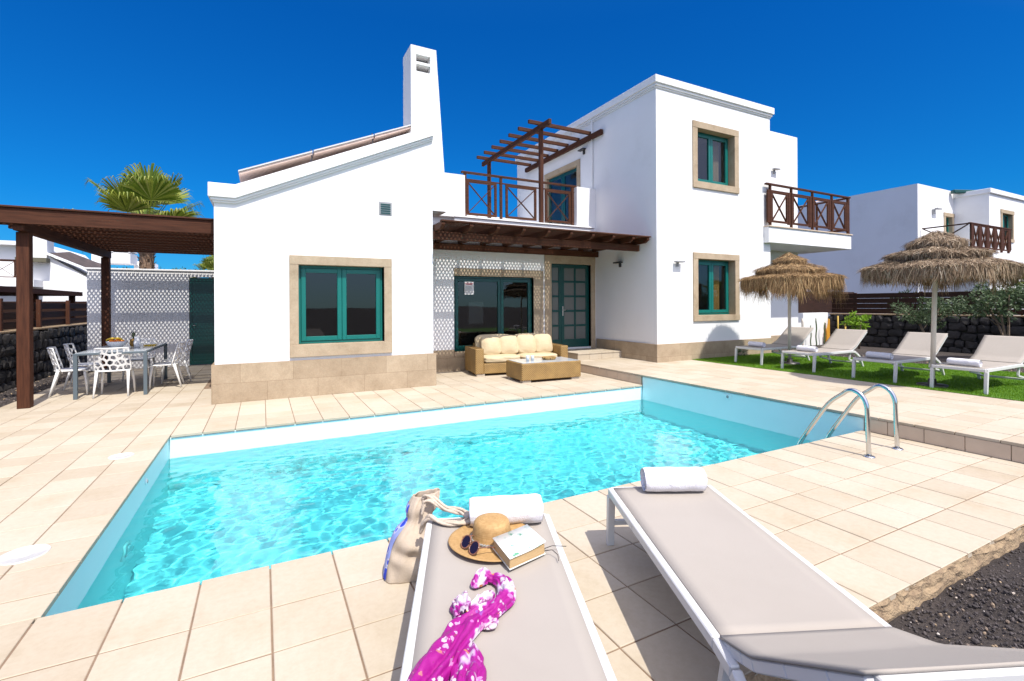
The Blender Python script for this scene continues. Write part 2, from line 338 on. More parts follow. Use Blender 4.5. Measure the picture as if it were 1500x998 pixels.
def dup(o, parent=None):
    c = o.copy(); C.objects.link(c)
    if parent: c.parent = parent
    for ch in list(o.children): dup(ch, c)
    return c
def place(root, loc, rz, label, group=None):
    root.location = loc; root.rotation_euler = (0, 0, rz); root['label'] = label
    if group: root['group'] = group
    return root
# ------------------------------------------------------------------ the setting: ground, terrace, deck, pool, water
PX0, PX1, PY0, PY1 = -1.01, 6.47, 3.20, 7.04        # pool edges
DZ = .19                                             # height of the raised deck
def rects_minus(x0, x1, y0, y1, hx0, hx1, hy0, hy1): # a rectangle with a rectangular hole, as four boxes
    return [(x0, x1, y0, hy0), (x0, x1, hy1, y1), (x0, hx0, hy0, hy1), (hx1, x1, hy0, hy1)]
mb = MB()
for a in rects_minus(-500, 500, -400, 600, PX0 - .1, PX1 + .1, PY0 - .1, PY1 + .1): mb.box(*a, -.6, -.13)
tag(mb.build('ground', M['soil']), kind='structure')

def tiles(mb, xs, ys, z, th=.03, gap=.0085, ch=.003, nose=None):
    for i in range(len(xs) - 1):
        for j in range(len(ys) - 1):
            x0, x1, y0, y1 = xs[i] + gap / 2, xs[i + 1] - gap / 2, ys[j] + gap / 2, ys[j + 1] - gap / 2
            if x1 - x0 < .02 or y1 - y0 < .02: continue
            dz = random.uniform(-.0012, .0012); tx = random.uniform(-.0008, .0008); ty = random.uniform(-.0008, .0008)
            def zz(a, b): return z + dz + tx * a + ty * b
            vs = [(x0, y0, z - th), (x1, y0, z - th), (x1, y1, z - th), (x0, y1, z - th),
                  (x0, y0, zz(-1, -1) - ch), (x1, y0, zz(1, -1) - ch), (x1, y1, zz(1, 1) - ch), (x0, y1, zz(-1, 1) - ch),
                  (x0 + ch, y0 + ch, zz(-1, -1)), (x1 - ch, y0 + ch, zz(1, -1)), (x1 - ch, y1 - ch, zz(1, 1)), (x0 + ch, y1 - ch, zz(-1, 1))]
            fs = [(8, 9, 10, 11)]
            for a in (0, 4):
                for k in range(4): fs.append((a + k, a + (k + 1) % 4, a + 4 + (k + 1) % 4, a + 4 + k))
            mb.add(vs, fs)
def seq(a, b, p):
    out = [a]; n = int(math.floor((b - a) / p + .02))
    out += [a + p * (i + 1) for i in range(n)]
    if b - out[-1] > .03: out.append(b)
    return out
P = .3475
xl = [PX0 + .02 - P * k for k in range(8, -1, -1)]; xl[-1] = PX0 + .02
xn = [PX0 - P * k for k in range(7, 0, -1)] + [PX0 + P * k for k in range(0, 22)] ; xn = [-3.62] + [x for x in xn if x < PX1 - .1] + [PX1 - .002]
ynear = [1.33, 1.70, 2.05, 2.40, 2.76, PY0 + .025]
ylate = [PY0 + .025] + [3.467 + .365 * k for k in range(0, 33)]; ylate = [y for y in ylate if y < 15] + [15]
yfar = [PY1 - .025, 7.47] + [7.47 + .365 * k for k in range(1, 24)]; yfar = [y for y in yfar if y < 10.6] + [10.65]
mb = MB()
tiles(mb, xn, ynear, 0)
tiles(mb, [-3.62] + xl[1:], ylate, 0)
xf = [PX0 + .02] + [x for x in xn if x > PX0 + .1]
tiles(mb, xf, yfar, 0)
# riser tiles on the step up to the deck
def risers(mb, y0, y1):
    ys = seq(y0, y1, P)
    for a, b in zip(ys, ys[1:]): mb.box(PX1 - .012, PX1, a + .003, b - .003, .004, DZ - .034)
t = MB(); risers(t, -4, PY0 - .01); risers(t, PY1 + .01, 9.5)
tag(t.build('step_riser', M['riser'], bev=.002), kind='structure')
tag(mb.build('terrace', M['tile']), kind='structure')
mb = MB()
for a in rects_minus(-3.62, PX1, 1.335, 10.65, PX0 - .02, PX1 + .0, PY0 - .02, PY1 + .02)[:3]: mb.box(*a, -.128, -.0045)
mb.box(-3.62, -.72, 10.65, 15, -.128, -.0045)
tag(mb.build('terrace_bed', M['grout']), kind='structure')
# crumbly edge of the slab towards the gravel
mb = MB(); n = 420; rows = []
for k in range(6):
    row = []
    for i in range(n + 1):
        x = -3.6 + 10.0 * i / n; s = k / 5
        w = .022 + .014 * noise.noise(Vector((x * 2.2, 3, 0)))
        j = Vector(noise.noise_vector(Vector((x * 11, s * 4, 1)))) * .020 * (0 if k == 0 else 1)
        row.append((x + j.x, 1.333 - w * s + j.y, -.004 - .12 * s ** 1.6 + j.z))
    rows.append(row)
vs = [p for r in rows for p in r]; fs = [(k * (n + 1) + i, k * (n + 1) + i + 1, (k + 1) * (n + 1) + i + 1, (k + 1) * (n + 1) + i) for k in range(5) for i in range(n)]
mb.add(vs, fs); tag(mb.build('slab_edge', M['concrete']), kind='structure')
# raised deck
mb = MB(); dx = [PX1 - .02, PX1 + .33] + [PX1 + .33 + .353 * k for k in range(1, 7)] + [9.22]
tiles(mb, dx, seq(-4, 8.33, .352) , DZ); tiles(mb, [x for x in dx if x < 8.1] + [8.12], seq(8.33, 10.62, .352), DZ)
tag(mb.build('raised_deck', M['tile']), kind='structure')
mb = MB(); mb.box(PX1 + .002, 9.23, -4, PY0, -.128, DZ - .0045); mb.box(PX1 + .06, 9.23, PY0, PY1, -.128, DZ - .0045); mb.box(PX1 + .002, 9.23, PY1, 10.65, -.128, DZ - .0045)
tag(mb.build('deck_bed', M['grout']), kind='structure')
# door platform
mb = MB(); tiles(mb, [6.76, 7.12, 7.48, 7.84, 8.13], [9.56, 9.92, 10.28, 10.64], .36)
for a, b in zip([6.76, 7.12, 7.48, 7.84], [7.12, 7.48, 7.84, 8.13]): mb.box(a + .003, b - .003, 9.575, 9.585, DZ + .002, .326)
for a, b in zip([9.585, 9.92, 10.28], [9.92, 10.28, 10.64]): mb.box(6.772, 6.782, a + .003, b - .003, DZ + .002, .326)
ps = mb.build('door_step', M['tile']); tag(ps, kind='structure')
mb = MB(); mb.box(6.782, 8.13, 9.585, 10.64, DZ - .002, .356); tag(mb.build('door_step_bed', M['grout']), kind='structure')

# pool shell: inner faces only have to be seen, but it is a solid tub
FZ = -1.45
mb = MB()
mb.box(PX0 - .09, PX1 + .06, PY0 - .09, PY1 + .09, FZ - .1, FZ)
mb.box(PX0 - .09, PX0, PY0 - .09, PY1 + .09, FZ, -.032); mb.box(PX1, PX1 + .058, PY0 - .0, PY1 + .0, FZ, DZ - .032)
mb.box(PX0, PX1 + .058, PY0 - .09, PY0, FZ, -.032); mb.box(PX0, PX1 + .058, PY1, PY1 + .09, FZ, -.032)
pool = mb.build('swimming_pool', M['pool'], bev=.012); tag(pool, kind='structure'); pool.cycles.is_caustics_receiver = True

# water surface: real waves, refracting the sun on to the pool floor
WZ = -.285
NX, NY = 620, 320
rs = np.random.RandomState(3)
X, Y = np.meshgrid(np.linspace(PX0 - .008, PX1 + .008, NX + 1), np.linspace(PY0 - .008, PY1 + .008, NY + 1))
H = np.zeros_like(X)
for k in range(46):
    lam = (.082 * (2.6 ** rs.rand())) if k < 40 else rs.uniform(.4, .8); th = rs.rand() * 2 * np.pi if k % 3 else rs.normal(1.9, .6); a = .0125 * lam ** 2 if k < 40 else .0006
    ph = rs.rand() * 6.28; wx = .35 * np.sin(X * rs.uniform(.6, 2.1) + Y * rs.uniform(.6, 2.1) + ph * 2)
    H += a * np.sin((X * np.cos(th) + Y * np.sin(th)) * 2 * np.pi / lam + ph + 2.2 * wx)
H *= .72 + .33 * np.sin(X * .9 + 1) * np.sin(Y * 1.3 + .4)
V = np.stack([X.ravel(), Y.ravel(), (WZ + H).ravel()], 1)
ii = (np.arange(NY)[:, None] * (NX + 1) + np.arange(NX)[None, :]).ravel()
F = np.stack([ii, ii + 1, ii + NX + 2, ii + NX + 1], 1)
water = obj_np('water', V, F, M['water'], smooth=True); tag(water, kind='structure'); water.cycles.is_caustics_caster = True

# lamp and inlets in the pool walls
def disc_y(mb, c, r, t, axis):
    n = 28; c = Vector(c); ax = Vector(axis); a = ax.orthogonal().normalized(); b = ax.cross(a)
    mb.tube([c, c + ax * t], r, n)
    return mb
t = thing('pool_lamp', 'round white underwater lamp set in the left pool wall', 'pool lamp', (PX0, 4.95, -.72))
mb = MB(); disc_y(mb, (PX0 + .001, 4.95, -.72), .135, .02, (1, 0, 0)); o = mb.build('rim', M['whitepl'], t); o.cycles.is_caustics_receiver = True
mb = MB(); disc_y(mb, (PX0 + .022, 4.95, -.72), .095, .012, (1, 0, 0)); o = mb.build('lens', M['tableglass'], t); o.cycles.is_caustics_receiver = True
t = thing('pool_inlet', 'small square fitting above the water on the right pool wall', 'pool inlet', (PX1, 5.12, .09))
mb = MB(); mb.box(PX1 - .008, PX1, 5.05, 5.19, .05, .125); mb.build('plate', M['pool'], t, bev=.003)
mb = MB(); disc_y(mb, (PX1 - .008, 5.12, .088), .022, -.006, (1, 0, 0)); mb.build('nozzle', M['lampg'], t)
t = thing('pool_inlet', 'small round fitting just above the water on the left pool wall', 'pool inlet', (PX0, 5.75, -.14))
mb = MB(); disc_y(mb, (PX0, 5.75, -.14), .035, .012, (1, 0, 0)); mb.build('plate', M['pool'], t)
mb = MB(); disc_y(mb, (PX0 + .012, 5.75, -.14), .018, .006, (1, 0, 0)); mb.build('nozzle', M['lampg'], t)

# two white plastic covers in the terrace
for i, (x, y, r, lb) in enumerate([(-1.335, 4.08, .125, 'larger round white skimmer cover set in the terrace tiles, nearer one'), (-1.307, 6.288, .108, 'smaller round white cover in the tiles near the far left pool corner')]):
    mb = MB(); mb.lathe([(0, .003), (r * .35, .003), (r * .37, .0015), (r * .39, .003), (r * .93, .003), (r * .96, .006), (r, .0045), (r, -.01)], (x, y, .001), 40)
    t = mb.build('skimmer_cover', M['plate'], loc=(x, y, 0), fix=False); tag(t, lb, 'cover', 'white covers in the terrace')
mb = MB(); mb.box(-3.36, -3.22, 8.63, 8.8, .0, .006); tag(mb.build('drain_grate', M['lampg'], loc=(-3.29, 8.7, 0), bev=.002), 'small dark grate in the tiles at the left edge, nearer than the brown post', 'grate')

# ladder handrails
t = thing('pool_ladder', 'polished steel ladder with two arched handrails at the pool corner', 'ladder', (5.69, 2.9, 0))
for x in (5.415, 5.965):
    pts = [(x, 2.635, 0.0), (x, 2.645, .25), (x, 2.65, .44)]
    for k in range(1, 11):
        a = math.pi * k / 11 * .80
        pts.append((x, 2.65 + .135 * (1 - math.cos(a)), .44 + .205 * math.sin(a) ** .9 + (.0 if a < 1.6 else 0)))
    pts += [(x, 3.02, .47), (x, 3.17, .24), (x, 3.30, .03), (x, 3.345, -.06), (x, 3.36, -.14), (x, 3.365, -.3), (x, 3.365, -1.25)]
    # Catmull-Rom smoothing
    P_ = [Vector(p) for p in pts]; sm = []
    for i in range(len(P_) - 1):
        p0, p1, p2, p3 = P_[max(i - 1, 0)], P_[i], P_[i + 1], P_[min(i + 2, len(P_) - 1)]
        for s in (0, .25, .5, .75):
            sm.append(.5 * ((2 * p1) + (-p0 + p2) * s + (2 * p0 - 5 * p1 + 4 * p2 - p3) * s * s + (-p0 + 3 * p1 - 3 * p2 + p3) * s ** 3))
    sm.append(P_[-1])
    hr = MB().tube(sm, .0215, 16).build('handrail', M['steel'], t)
    MB().lathe([(.024, .012), (.042, .010), (.052, .004), (.053, 0)], (x, 2.635, .001), 28).build('flange', M['steel'], hr)
for z in (-.42, -.7, -.98): MB().box(5.42, 5.96, 3.335, 3.40, z, z + .02).build('rung', M['steel'], t)

# lawn, gravel
mb = MB(); mb.box(9.232, 12.85, -4.5, 8.30, .0, .196); tag(mb.build('lawn', M['turf']), kind='structure')
rs = np.random.RandomState(5)
def blades(x0, x1, y0, y1, n, z, h, w, m, name):
    x = rs.uniform(x0, x1, n); y = rs.uniform(y0, y1, n); a = rs.uniform(0, 6.28, n); hh = h * rs.uniform(.5, 1.2, n); lx = rs.normal(0, .35, n) * hh; ly = rs.normal(0, .35, n) * hh
    A = np.stack([x - np.cos(a) * w, y - np.sin(a) * w, np.full(n, z)], 1); B = np.stack([x + np.cos(a) * w, y + np.sin(a) * w, np.full(n, z)], 1); Cc = np.stack([x + lx, y + ly, z + hh], 1)
    V = np.stack([A, B, Cc], 1).reshape(-1, 3); return obj_np(name, V, np.arange(3 * n).reshape(-1, 3), m)
tag(blades(9.22, 12.85, 2.2, 8.33, 120000, .194, .028, .0028, M['grass'], 'grass'), 'short bright green lawn between the tiled deck and the gravel bed', 'lawn', kind='stuff')
mb = MB(); mb.box(12.852, 17.25, -6, 9.55, -.12, .14); tag(mb.build('gravel_bed', M['soil']), kind='structure')
def stones(name, regs, label, zf, m):
    ico = bmesh.new(); bmesh.ops.create_icosphere(ico, subdivisions=1, radius=1); bv = np.array([v.co[:] for v in ico.verts]); bf = np.array([[v.index for v in f.verts] for f in ico.faces]); ico.free()
    Vs = []; Fs = []; k = 0
    for (x0, x1, y0, y1, n, s0, s1) in regs:
        for i in range(n):
            s = s0 + (s1 - s0) * rs.rand() ** 2.5
            sc = s * rs.uniform(.55, 1.1, 3); q = Matrix.Rotation(rs.rand() * 6.28, 3, 'Z') @ Matrix.Rotation(rs.rand() * 3, 3, 'X')
            vv = (bv * (1 + rs.uniform(-.22, .22, (len(bv), 1)))) * sc; vv = vv @ np.array(q); c = np.array([rs.uniform(x0, x1), rs.uniform(y0, y1), 0]); c[2] = zf(c[0], c[1]) + sc[2] * .3
            Vs.append(vv + c); Fs.append(bf + k); k += len(bv)
    return tag(obj_np(name, np.concatenate(Vs), np.concatenate(Fs), m), label, 'gravel', kind='stuff')
stones('gravel', [(1.2, 4.2, -.3, 1.30, 15000, .003, .011), (4.2, 6.44, -.3, 1.30, 3800, .005, .014), (1.2, 6.4, .2, 1.25, 500, .012, .02)], 'loose dark volcanic gravel below the crumbly edge of the terrace', lambda x, y: -.105 + .02 * noise.noise(Vector((x * 2, y * 2, 0))), M['gravel'])
mb = MB(); mb.box(1.0, 6.45, -1.5, 1.34, -.2, -.112); tag(mb.build('gravel_ground', M['soil']), kind='structure')
stones('gravel', [(12.8, 14.3, 1, 8.4, 2600, .01, .03), (-4.25, -3.63, 9.0, 15, 1200, .01, .03)], 'dark gravel strips in front of the lava stone walls', lambda x, y: (.14 if x > 0 else -.02), M['gravel'])
mb = MB(); mb.box(-4.3, -3.625, 0, 18, -.125, -.02); tag(mb.build('gravel_bed', M['soil']), kind='structure')
# ------------------------------------------------------------------ the house
def wall_holes(mb, x0, x1, z0, z1, y0, y1, holes):
    xs = sorted({x0, x1, *[h[0] for h in holes], *[h[1] for h in holes]}); zs = sorted({z0, z1, *[h[2] for h in holes], *[h[3] for h in holes]})
    idx = {}; vs = []; fs = []
    def vid(i, j, k):
        key = (i, j, k)
        if key not in idx: idx[key] = len(vs); vs.append((xs[i], (y0, y1)[k], zs[j]))
        return idx[key]
    nx, nz = len(xs) - 1, len(zs) - 1
    def solid(i, j):
        if i < 0 or j < 0 or i >= nx or j >= nz: return False
        cx, cz = (xs[i] + xs[i + 1]) / 2, (zs[j] + zs[j + 1]) / 2
        return not any(h[0] < cx < h[1] and h[2] < cz < h[3] for h in holes)
    for i in range(nx):
        for j in range(nz):
            if not solid(i, j): continue
            fs.append((vid(i, j, 0), vid(i + 1, j, 0), vid(i + 1, j + 1, 0), vid(i, j + 1, 0)))
            fs.append((vid(i, j + 1, 1), vid(i + 1, j + 1, 1), vid(i + 1, j, 1), vid(i, j, 1)))
            if not solid(i - 1, j): fs.append((vid(i, j, 0), vid(i, j + 1, 0), vid(i, j + 1, 1), vid(i, j, 1)))
            if not solid(i + 1, j): fs.append((vid(i + 1, j, 0), vid(i + 1, j, 1), vid(i + 1, j + 1, 1), vid(i + 1, j + 1, 0)))
            if not solid(i, j - 1): fs.append((vid(i, j, 0), vid(i, j, 1), vid(i + 1, j, 1), vid(i + 1, j, 0)))
            if not solid(i, j + 1): fs.append((vid(i, j + 1, 0), vid(i + 1, j + 1, 0), vid(i + 1, j + 1, 1), vid(i, j + 1, 1)))
    mb.add(vs, fs)
house = thing('villa', 'white two storey villa with teal windows, sandstone plinth and tall tapering chimney', 'house', (3.0, 10.0, 0))
GY = 8.95; WT = .28; SL = .457
def zroof(x): return 3.29 + (x + .38) * SL if x > -.38 else 3.29
# gable wing
w = MB()
wall_holes(w, -.68, 2.93, 0, 3.25, GY, GY + WT, [(.545, 1.99, .88, 2.26)])
w.prism([(-.68, 3.25), (2.93, 3.25), (2.93, zroof(2.93)), (-.38, 3.29), (-.68, 3.29)], GY, GY + WT)
w.box(-.68, -.45, GY + WT, 16, 0, 3.3); w.box(2.70, 2.93, GY + WT, 16, 0, zroof(2.8)); w.box(-.45, 2.7, 15.8, 16, 0, 4.0)
w.build('wall', M['stucco'], house)
r = MB(); r.prism([(-.70, 3.30), (2.93, zroof(2.93) - .02), (2.93, zroof(2.93) + .08), (-.70, 3.38)], GY + .02, 16); r.build('roof', M['stucco'], house)
mb = MB()
for d, t0, t1 in ((.075, 0, .22), (.045, -.045, 0.0), (.02, -.075, -.045)):      # stepped cornice profile, top slab and coves
    mb.prism([(-.68 - d, 3.28 + t0), (-.38, 3.28 + t0), (2.93, zroof(2.93) + t0), (2.93, zroof(2.93) + t1 * .86), (-.38, 3.28 + t1), (-.68 - d, 3.28 + t1)], GY - d - .02, GY + (.24 if t0 == 0 else 0) )
    mb.box(-.68 - d, -.68, GY + .24, 16, 3.28 + t0, 3.28 + t1)
mb.build('cornice', M['stucco'], house, bev=.006)
mb = MB(); mb.box(-.725, 2.975, GY - .045, GY - .002, 0, .62); mb.box(-.725, -.682, GY - .002, 15, 0, .62); mb.box(2.932, 2.975, GY - .002, 10.6, 0, .62); mb.build('plinth', M['stone'], house, bev=.004)
# roof panels standing on the slope
for i, (a, b) in enumerate([(-.33, .78), (.81, 1.82), (1.85, 2.72)]):
    mb = MB(); za = 3.69 + (a + .34) * .43; zb = 3.69 + (b + .34) * .43
    mb.prism([(a, za), (b, zb), (b, zb + .04), (a, za + .04)], GY + .03, GY + 2.0); p = mb.build('roof_panel', M['rust'], house)
    mb = MB(); mb.prism([(a - .01, za + .042), (b, zb + .042), (b, zb + .065), (a - .01, za + .065)], GY + .01, GY + 2.02); mb.build('panel_cover', M['white'], p)
    mb = MB(); mb.bar((b, GY + .05, zb - .2), (b - .02, GY + .05, zb + .09), .02, .02); mb.build('bracket', M['lamp'], p)
# chimney
def chim(mb, z0, z1, f=GY - .003, b=GY + .56):
    def xr(z): return 3.017 + (6.49 - z) * .0665
    mb.add([(2.515, f, z0), (xr(z0), f, z0), (xr(z0), b, z0), (2.515, b, z0), (2.515, f, z1), (xr(z1), f, z1), (xr(z1), b, z1), (2.515, b, z1)], [(0, 1, 5, 4), (1, 2, 6, 5), (2, 3, 7, 6), (3, 0, 4, 7), (4, 5, 6, 7), (3, 2, 1, 0)])
mb = MB(); chim(mb, 3.38, 5.97)
chim(mb, 5.97, 6.02); mb.box(2.61, 2.905, GY - .002, GY + .42, 6.155, 6.205); chim(mb, 6.34, 6.50)
mb.box(2.517, 2.62, GY - .001, GY + .55, 6.0, 6.36); mb.prism([(2.90, 6.0), (3.048, 6.0), (3.026, 6.36), (2.90, 6.36)], GY - .001, GY + .55)
mb.box(2.6, 2.95, GY + .38, GY + .55, 6.0, 6.36)
chm = mb.build('chimney', M['stucco'], house)
mb = MB()
for z in (6.022, 6.207): mb.box(2.622, 2.898, GY + .20, GY + .37, z, z + .05)
mb.build('vent_opening', M['lamp'], chm)
for z in (6.02, 6.205):
    mb = MB(); mb.add([(2.622, GY + .01, z + .134), (2.898, GY + .01, z + .134), (2.898, GY + .37, z + .002), (2.622, GY + .37, z + .002)], [(0, 1, 2, 3)]) if False else None

def window(x0, x1, z0, z1, Y, jam, lint, sill, rec, muls, paint='green', stonem='trim', left=True, label=None, prot=.03, overs=.0):
    """stone surround (x0..x1 is the opening), painted frame with mullions at muls, panes"""
    mb = MB()
    if left: mb.box(x0 - jam, x0, Y - prot, Y + rec, z0, z1)
    mb.box(x1, x1 + jam, Y - prot, Y + rec, z0, z1)
    xa = x0 - (jam + overs if left else 0)
    mb.box(xa, x1 + jam + overs, Y - prot - .004, Y + rec, z1, z1 + lint)
    mb.box(xa, x1 + jam + overs, Y - prot - .012, Y + rec, z0 - sill, z0)
    win = mb.build('window', M[stonem], house, bev=.004)
    if label: win['label'] = label
    fr = MB(); y0 = Y + rec * .72; y1 = y0 + .06; t = .075; e = .004
    fr.box(x0 + e, x0 + .045, y0, y1, z0 + e, z1 - e); fr.box(x1 - .045, x1 - e, y0, y1, z0 + e, z1 - e); fr.box(x0 + .045, x1 - .045, y0, y1, z1 - .05, z1 - e); fr.box(x0 + .045, x1 - .045, y0, y1, z0 + e, z0 + .05)
    xs = [x0 + .045] + muls + [x1 - .045]
    gl = MB()
    for a, b in zip(xs, xs[1:]):                      # one opening sash each
        ya, yb = y0 - .018, y1 - .02; a += .003; b -= .003
        fr.box(a, a + t, ya, yb, z0 + .053, z1 - .053); fr.box(b - t, b, ya, yb, z0 + .053, z1 - .053)
        fr.box(a + t, b - t, ya, yb, z1 - .053 - t, z1 - .053); fr.box(a + t, b - t, ya, yb, z0 + .053, z0 + .053 + t)
        gl.box(a + t, b - t, y0 + .012, y0 + .018, z0 + .053 + t, z1 - .053 - t)
    fr.build('frame', M[paint], win, bev=.004); gl.build('pane', M['glass'], win)
    return win
window(.545, 1.99, .885, 2.255, GY, .14, .155, .21, .16, [1.265], label='wide ground floor window with two teal sashes')
mb = MB(); mb.box(1.906, 2.142, GY - .006, GY + .01, 3.21, 3.46); mb.box(1.92, 2.128, GY - .012, GY - .006, 3.225, 3.445)
v = mb.build('vent', M['lampg'], house, bev=.003)
mb = MB()
for k in range(5): mb.box(1.935, 2.113, GY - .02, GY - .0125, 3.24 + .04 * k, 3.262 + .04 * k)
mb.build('slat', M['greend'], v)

# right block
BX, BY, BZ = 8.14, 8.35, 6.85
w = MB()
wall_holes(w, BX, 12.28, .0, BZ - .02, BY, BY + WT, [(9.47, 10.83, 1.26, 2.66), (9.47, 10.83, 4.55, 5.88)])
ys = [(BY + WT, 11.35), (13.3, 15.2)]
for a, b in ys: w.box(BX, BX + .25, a, b, 0, BZ - .02)
w.box(BX, BX + .25, 11.35, 13.3, 0, 3.7); w.box(BX, BX + .25, 11.35, 13.3, 5.72, BZ - .02)
w.box(12.03, 12.28, BY + WT, 9.5, 0, BZ - .02); w.box(BX + .25, 12.28, 15.0, 15.2, 0, BZ - .02)
w.box(BX + .25, 12.03, BY + WT, 15.0, BZ - .4, BZ - .05)
w.box(BX + .25, 12.03, BY + WT, 15.0, 3.2, 3.5)
w.build('wall', M['stucco'], house)
w = MB(); w.box(12.282, 15.37, 9.5, 15.0, 0, 6.90); w.build('wall', M['stucco'], house, bev=.01)
mb = MB()
for d, a, b in ((.085, BZ - .17, BZ), (.05, BZ - .23, BZ - .17), (.025, BZ - .27, BZ - .23)):
    mb.box(BX - d, 12.28 + d, BY - d, BY, a, b); mb.box(BX - d, BX, BY, 15.2, a, b); mb.box(12.28, 12.28 + d, BY, 9.49, a, b)
mb.box(BX, 12.28, BY, 15.2, BZ - .02, BZ - .001)
mb.build('cornice', M['stucco'], house, bev=.006)
mb = MB(); mb.box(BX - .035, 12.31, BY - .035, BY - .002, .0, .61); mb.box(BX - .035, BX - .002, BY - .002, 10.6, .0, .61); mb.box(12.282, 15.40, 9.465, 9.498, .0, .55); mb.build('plinth', M['stone'], house, bev=.004)
window(9.475, 10.825, 1.265, 2.655, BY, .16, .15, .145, .24, [10.15], label='ground floor window with two teal sashes behind the umbrellas')
window(9.475, 10.825, 4.555, 5.865, BY, .16, .16, .16, .24, [10.15], label='upper floor window with a curtain and a folded pink cloth inside')
for (z0, z1, mm) in ((1.2, 2.7, 'curtain'), (4.5, 5.95, 'drape')):
    mb = MB(); n = 40; pts = [(10.36 + .30 * i / n, BY + .36 + .03 * math.sin(i * 1.1)) for i in range(n + 1)]
    mb.add([(x, y, z0) for x, y in pts] + [(x, y, z1) for x, y in pts], [(i, i + 1, i + n + 2, i + n + 1) for i in range(n)], True)
    tag(mb.build('curtain', M[mm], loc=(10.6, BY + .42, z0)), ('ochre curtain behind the ground floor window of the tall block' if z0 < 3 else 'beige curtain behind the upper window of the tall block'), 'curtain')
mb = MB(); mb.prism([(9.62, 4.56), (9.86, 4.56), (9.80, 4.76), (9.70, 4.72)], BY + .33, BY + .41); tag(mb.build('cushion', M['pinkc'], loc=(9.7, BY + .37, 4.56), bev=.02), 'pink folded cloth at the lower left of the upper window', 'cloth')
# rooms: dark linings
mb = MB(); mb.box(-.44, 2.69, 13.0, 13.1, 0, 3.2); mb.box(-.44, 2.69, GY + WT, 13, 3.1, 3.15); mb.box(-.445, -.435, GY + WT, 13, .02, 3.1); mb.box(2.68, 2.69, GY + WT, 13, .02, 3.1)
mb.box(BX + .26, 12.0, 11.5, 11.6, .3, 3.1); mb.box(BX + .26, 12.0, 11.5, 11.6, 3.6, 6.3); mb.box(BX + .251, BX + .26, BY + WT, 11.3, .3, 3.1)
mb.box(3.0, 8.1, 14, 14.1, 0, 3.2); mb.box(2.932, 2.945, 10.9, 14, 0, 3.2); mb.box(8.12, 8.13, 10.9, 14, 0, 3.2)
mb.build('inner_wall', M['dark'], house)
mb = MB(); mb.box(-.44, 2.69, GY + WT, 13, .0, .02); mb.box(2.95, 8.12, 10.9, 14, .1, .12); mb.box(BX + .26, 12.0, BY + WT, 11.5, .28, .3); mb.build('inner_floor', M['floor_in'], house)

# middle part: porch wall, roof terrace
QY = 10.65
w = MB()
wall_holes(w, 2.932, BX - .002, 0, 3.62, QY, QY + .25, [(4.0, 6.15, .45, 2.24), (6.69, 7.96, .40, 2.62)])
w.box(2.932, 4.29, QY, QY + .2, 3.62, 4.64); w.box(7.52, BX - .002, QY, QY + .2, 3.62, 4.72)
w.box(2.932, BX - .002, QY + .25, 15, 3.3, 3.60); w.box(2.932, BX - .002, 14.8, 15, 3.6, 4.55)
w.build('wall', M['stucco'], house)
mb = MB(); mb.box(2.98, 3.98, QY - .13, QY - .002, 3.60, 3.68); mb.box(3.98, 8.0, QY - .10, QY - .002, 3.40, 3.60); mb.box(3.96, 8.02, QY - .14, QY + .25, 3.605, 3.64); mb.build('ledge', M['stucco'], house, bev=.006)
mb = MB(); mb.box(2.932, 6.48, QY - .03, QY - .002, .0, .33); mb.box(2.932, 3.99, QY - .03, QY - .002, .33, .5); mb.build('plinth', M['stone'], house)
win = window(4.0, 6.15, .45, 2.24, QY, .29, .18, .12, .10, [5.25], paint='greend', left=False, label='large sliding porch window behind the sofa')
mb = MB(); mb.box(4.29, 4.53, QY + .06, QY + .064, 1.80, 2.13); o = mb.build('notice', M['paper'], win)
mb = MB()
for z, a, b in ((2.06, 4.31, 4.51), (2.03, 4.33, 4.49)): mb.box(a, b, QY + .057, QY + .059, z, z + .018)
mb.build('notice_heading', M['pinkink'], win)
mb = MB()
for k in range(7): mb.box(4.31, 4.47 + .03 * ((k * 7) % 3) / 2, QY + .057, QY + .059, 1.98 - .026 * k, 1.988 - .026 * k)
mb.build('notice_text', M['greyink'], win)
mb = MB(); mb.box(4.55, 5.0, QY + .5, QY + .56, 1.05, 1.65); tag(mb.build('chair_back', M['lamp'], loc=(4.8, QY + .5, 1), bev=.03), 'dark chair back seen dimly through the porch window', 'chair')
# door
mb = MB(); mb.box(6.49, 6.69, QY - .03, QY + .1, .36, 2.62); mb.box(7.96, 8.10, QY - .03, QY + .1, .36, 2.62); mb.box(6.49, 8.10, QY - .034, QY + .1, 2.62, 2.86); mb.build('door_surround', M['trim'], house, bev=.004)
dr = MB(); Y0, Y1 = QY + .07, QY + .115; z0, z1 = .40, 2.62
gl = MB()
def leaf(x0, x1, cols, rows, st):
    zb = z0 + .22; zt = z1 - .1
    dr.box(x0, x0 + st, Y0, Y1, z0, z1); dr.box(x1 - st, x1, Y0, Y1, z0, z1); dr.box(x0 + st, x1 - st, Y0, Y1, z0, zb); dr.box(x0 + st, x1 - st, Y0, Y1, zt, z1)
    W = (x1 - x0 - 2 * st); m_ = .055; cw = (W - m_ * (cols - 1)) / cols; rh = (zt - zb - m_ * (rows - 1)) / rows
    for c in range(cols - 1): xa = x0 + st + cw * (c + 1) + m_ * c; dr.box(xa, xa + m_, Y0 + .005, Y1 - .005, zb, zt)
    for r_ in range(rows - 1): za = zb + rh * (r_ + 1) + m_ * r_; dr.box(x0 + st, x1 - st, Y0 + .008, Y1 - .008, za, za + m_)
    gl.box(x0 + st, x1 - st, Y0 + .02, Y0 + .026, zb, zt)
leaf(6.70, 7.04, 1, 5, .07); leaf(7.045, 7.95, 2, 5, .10)
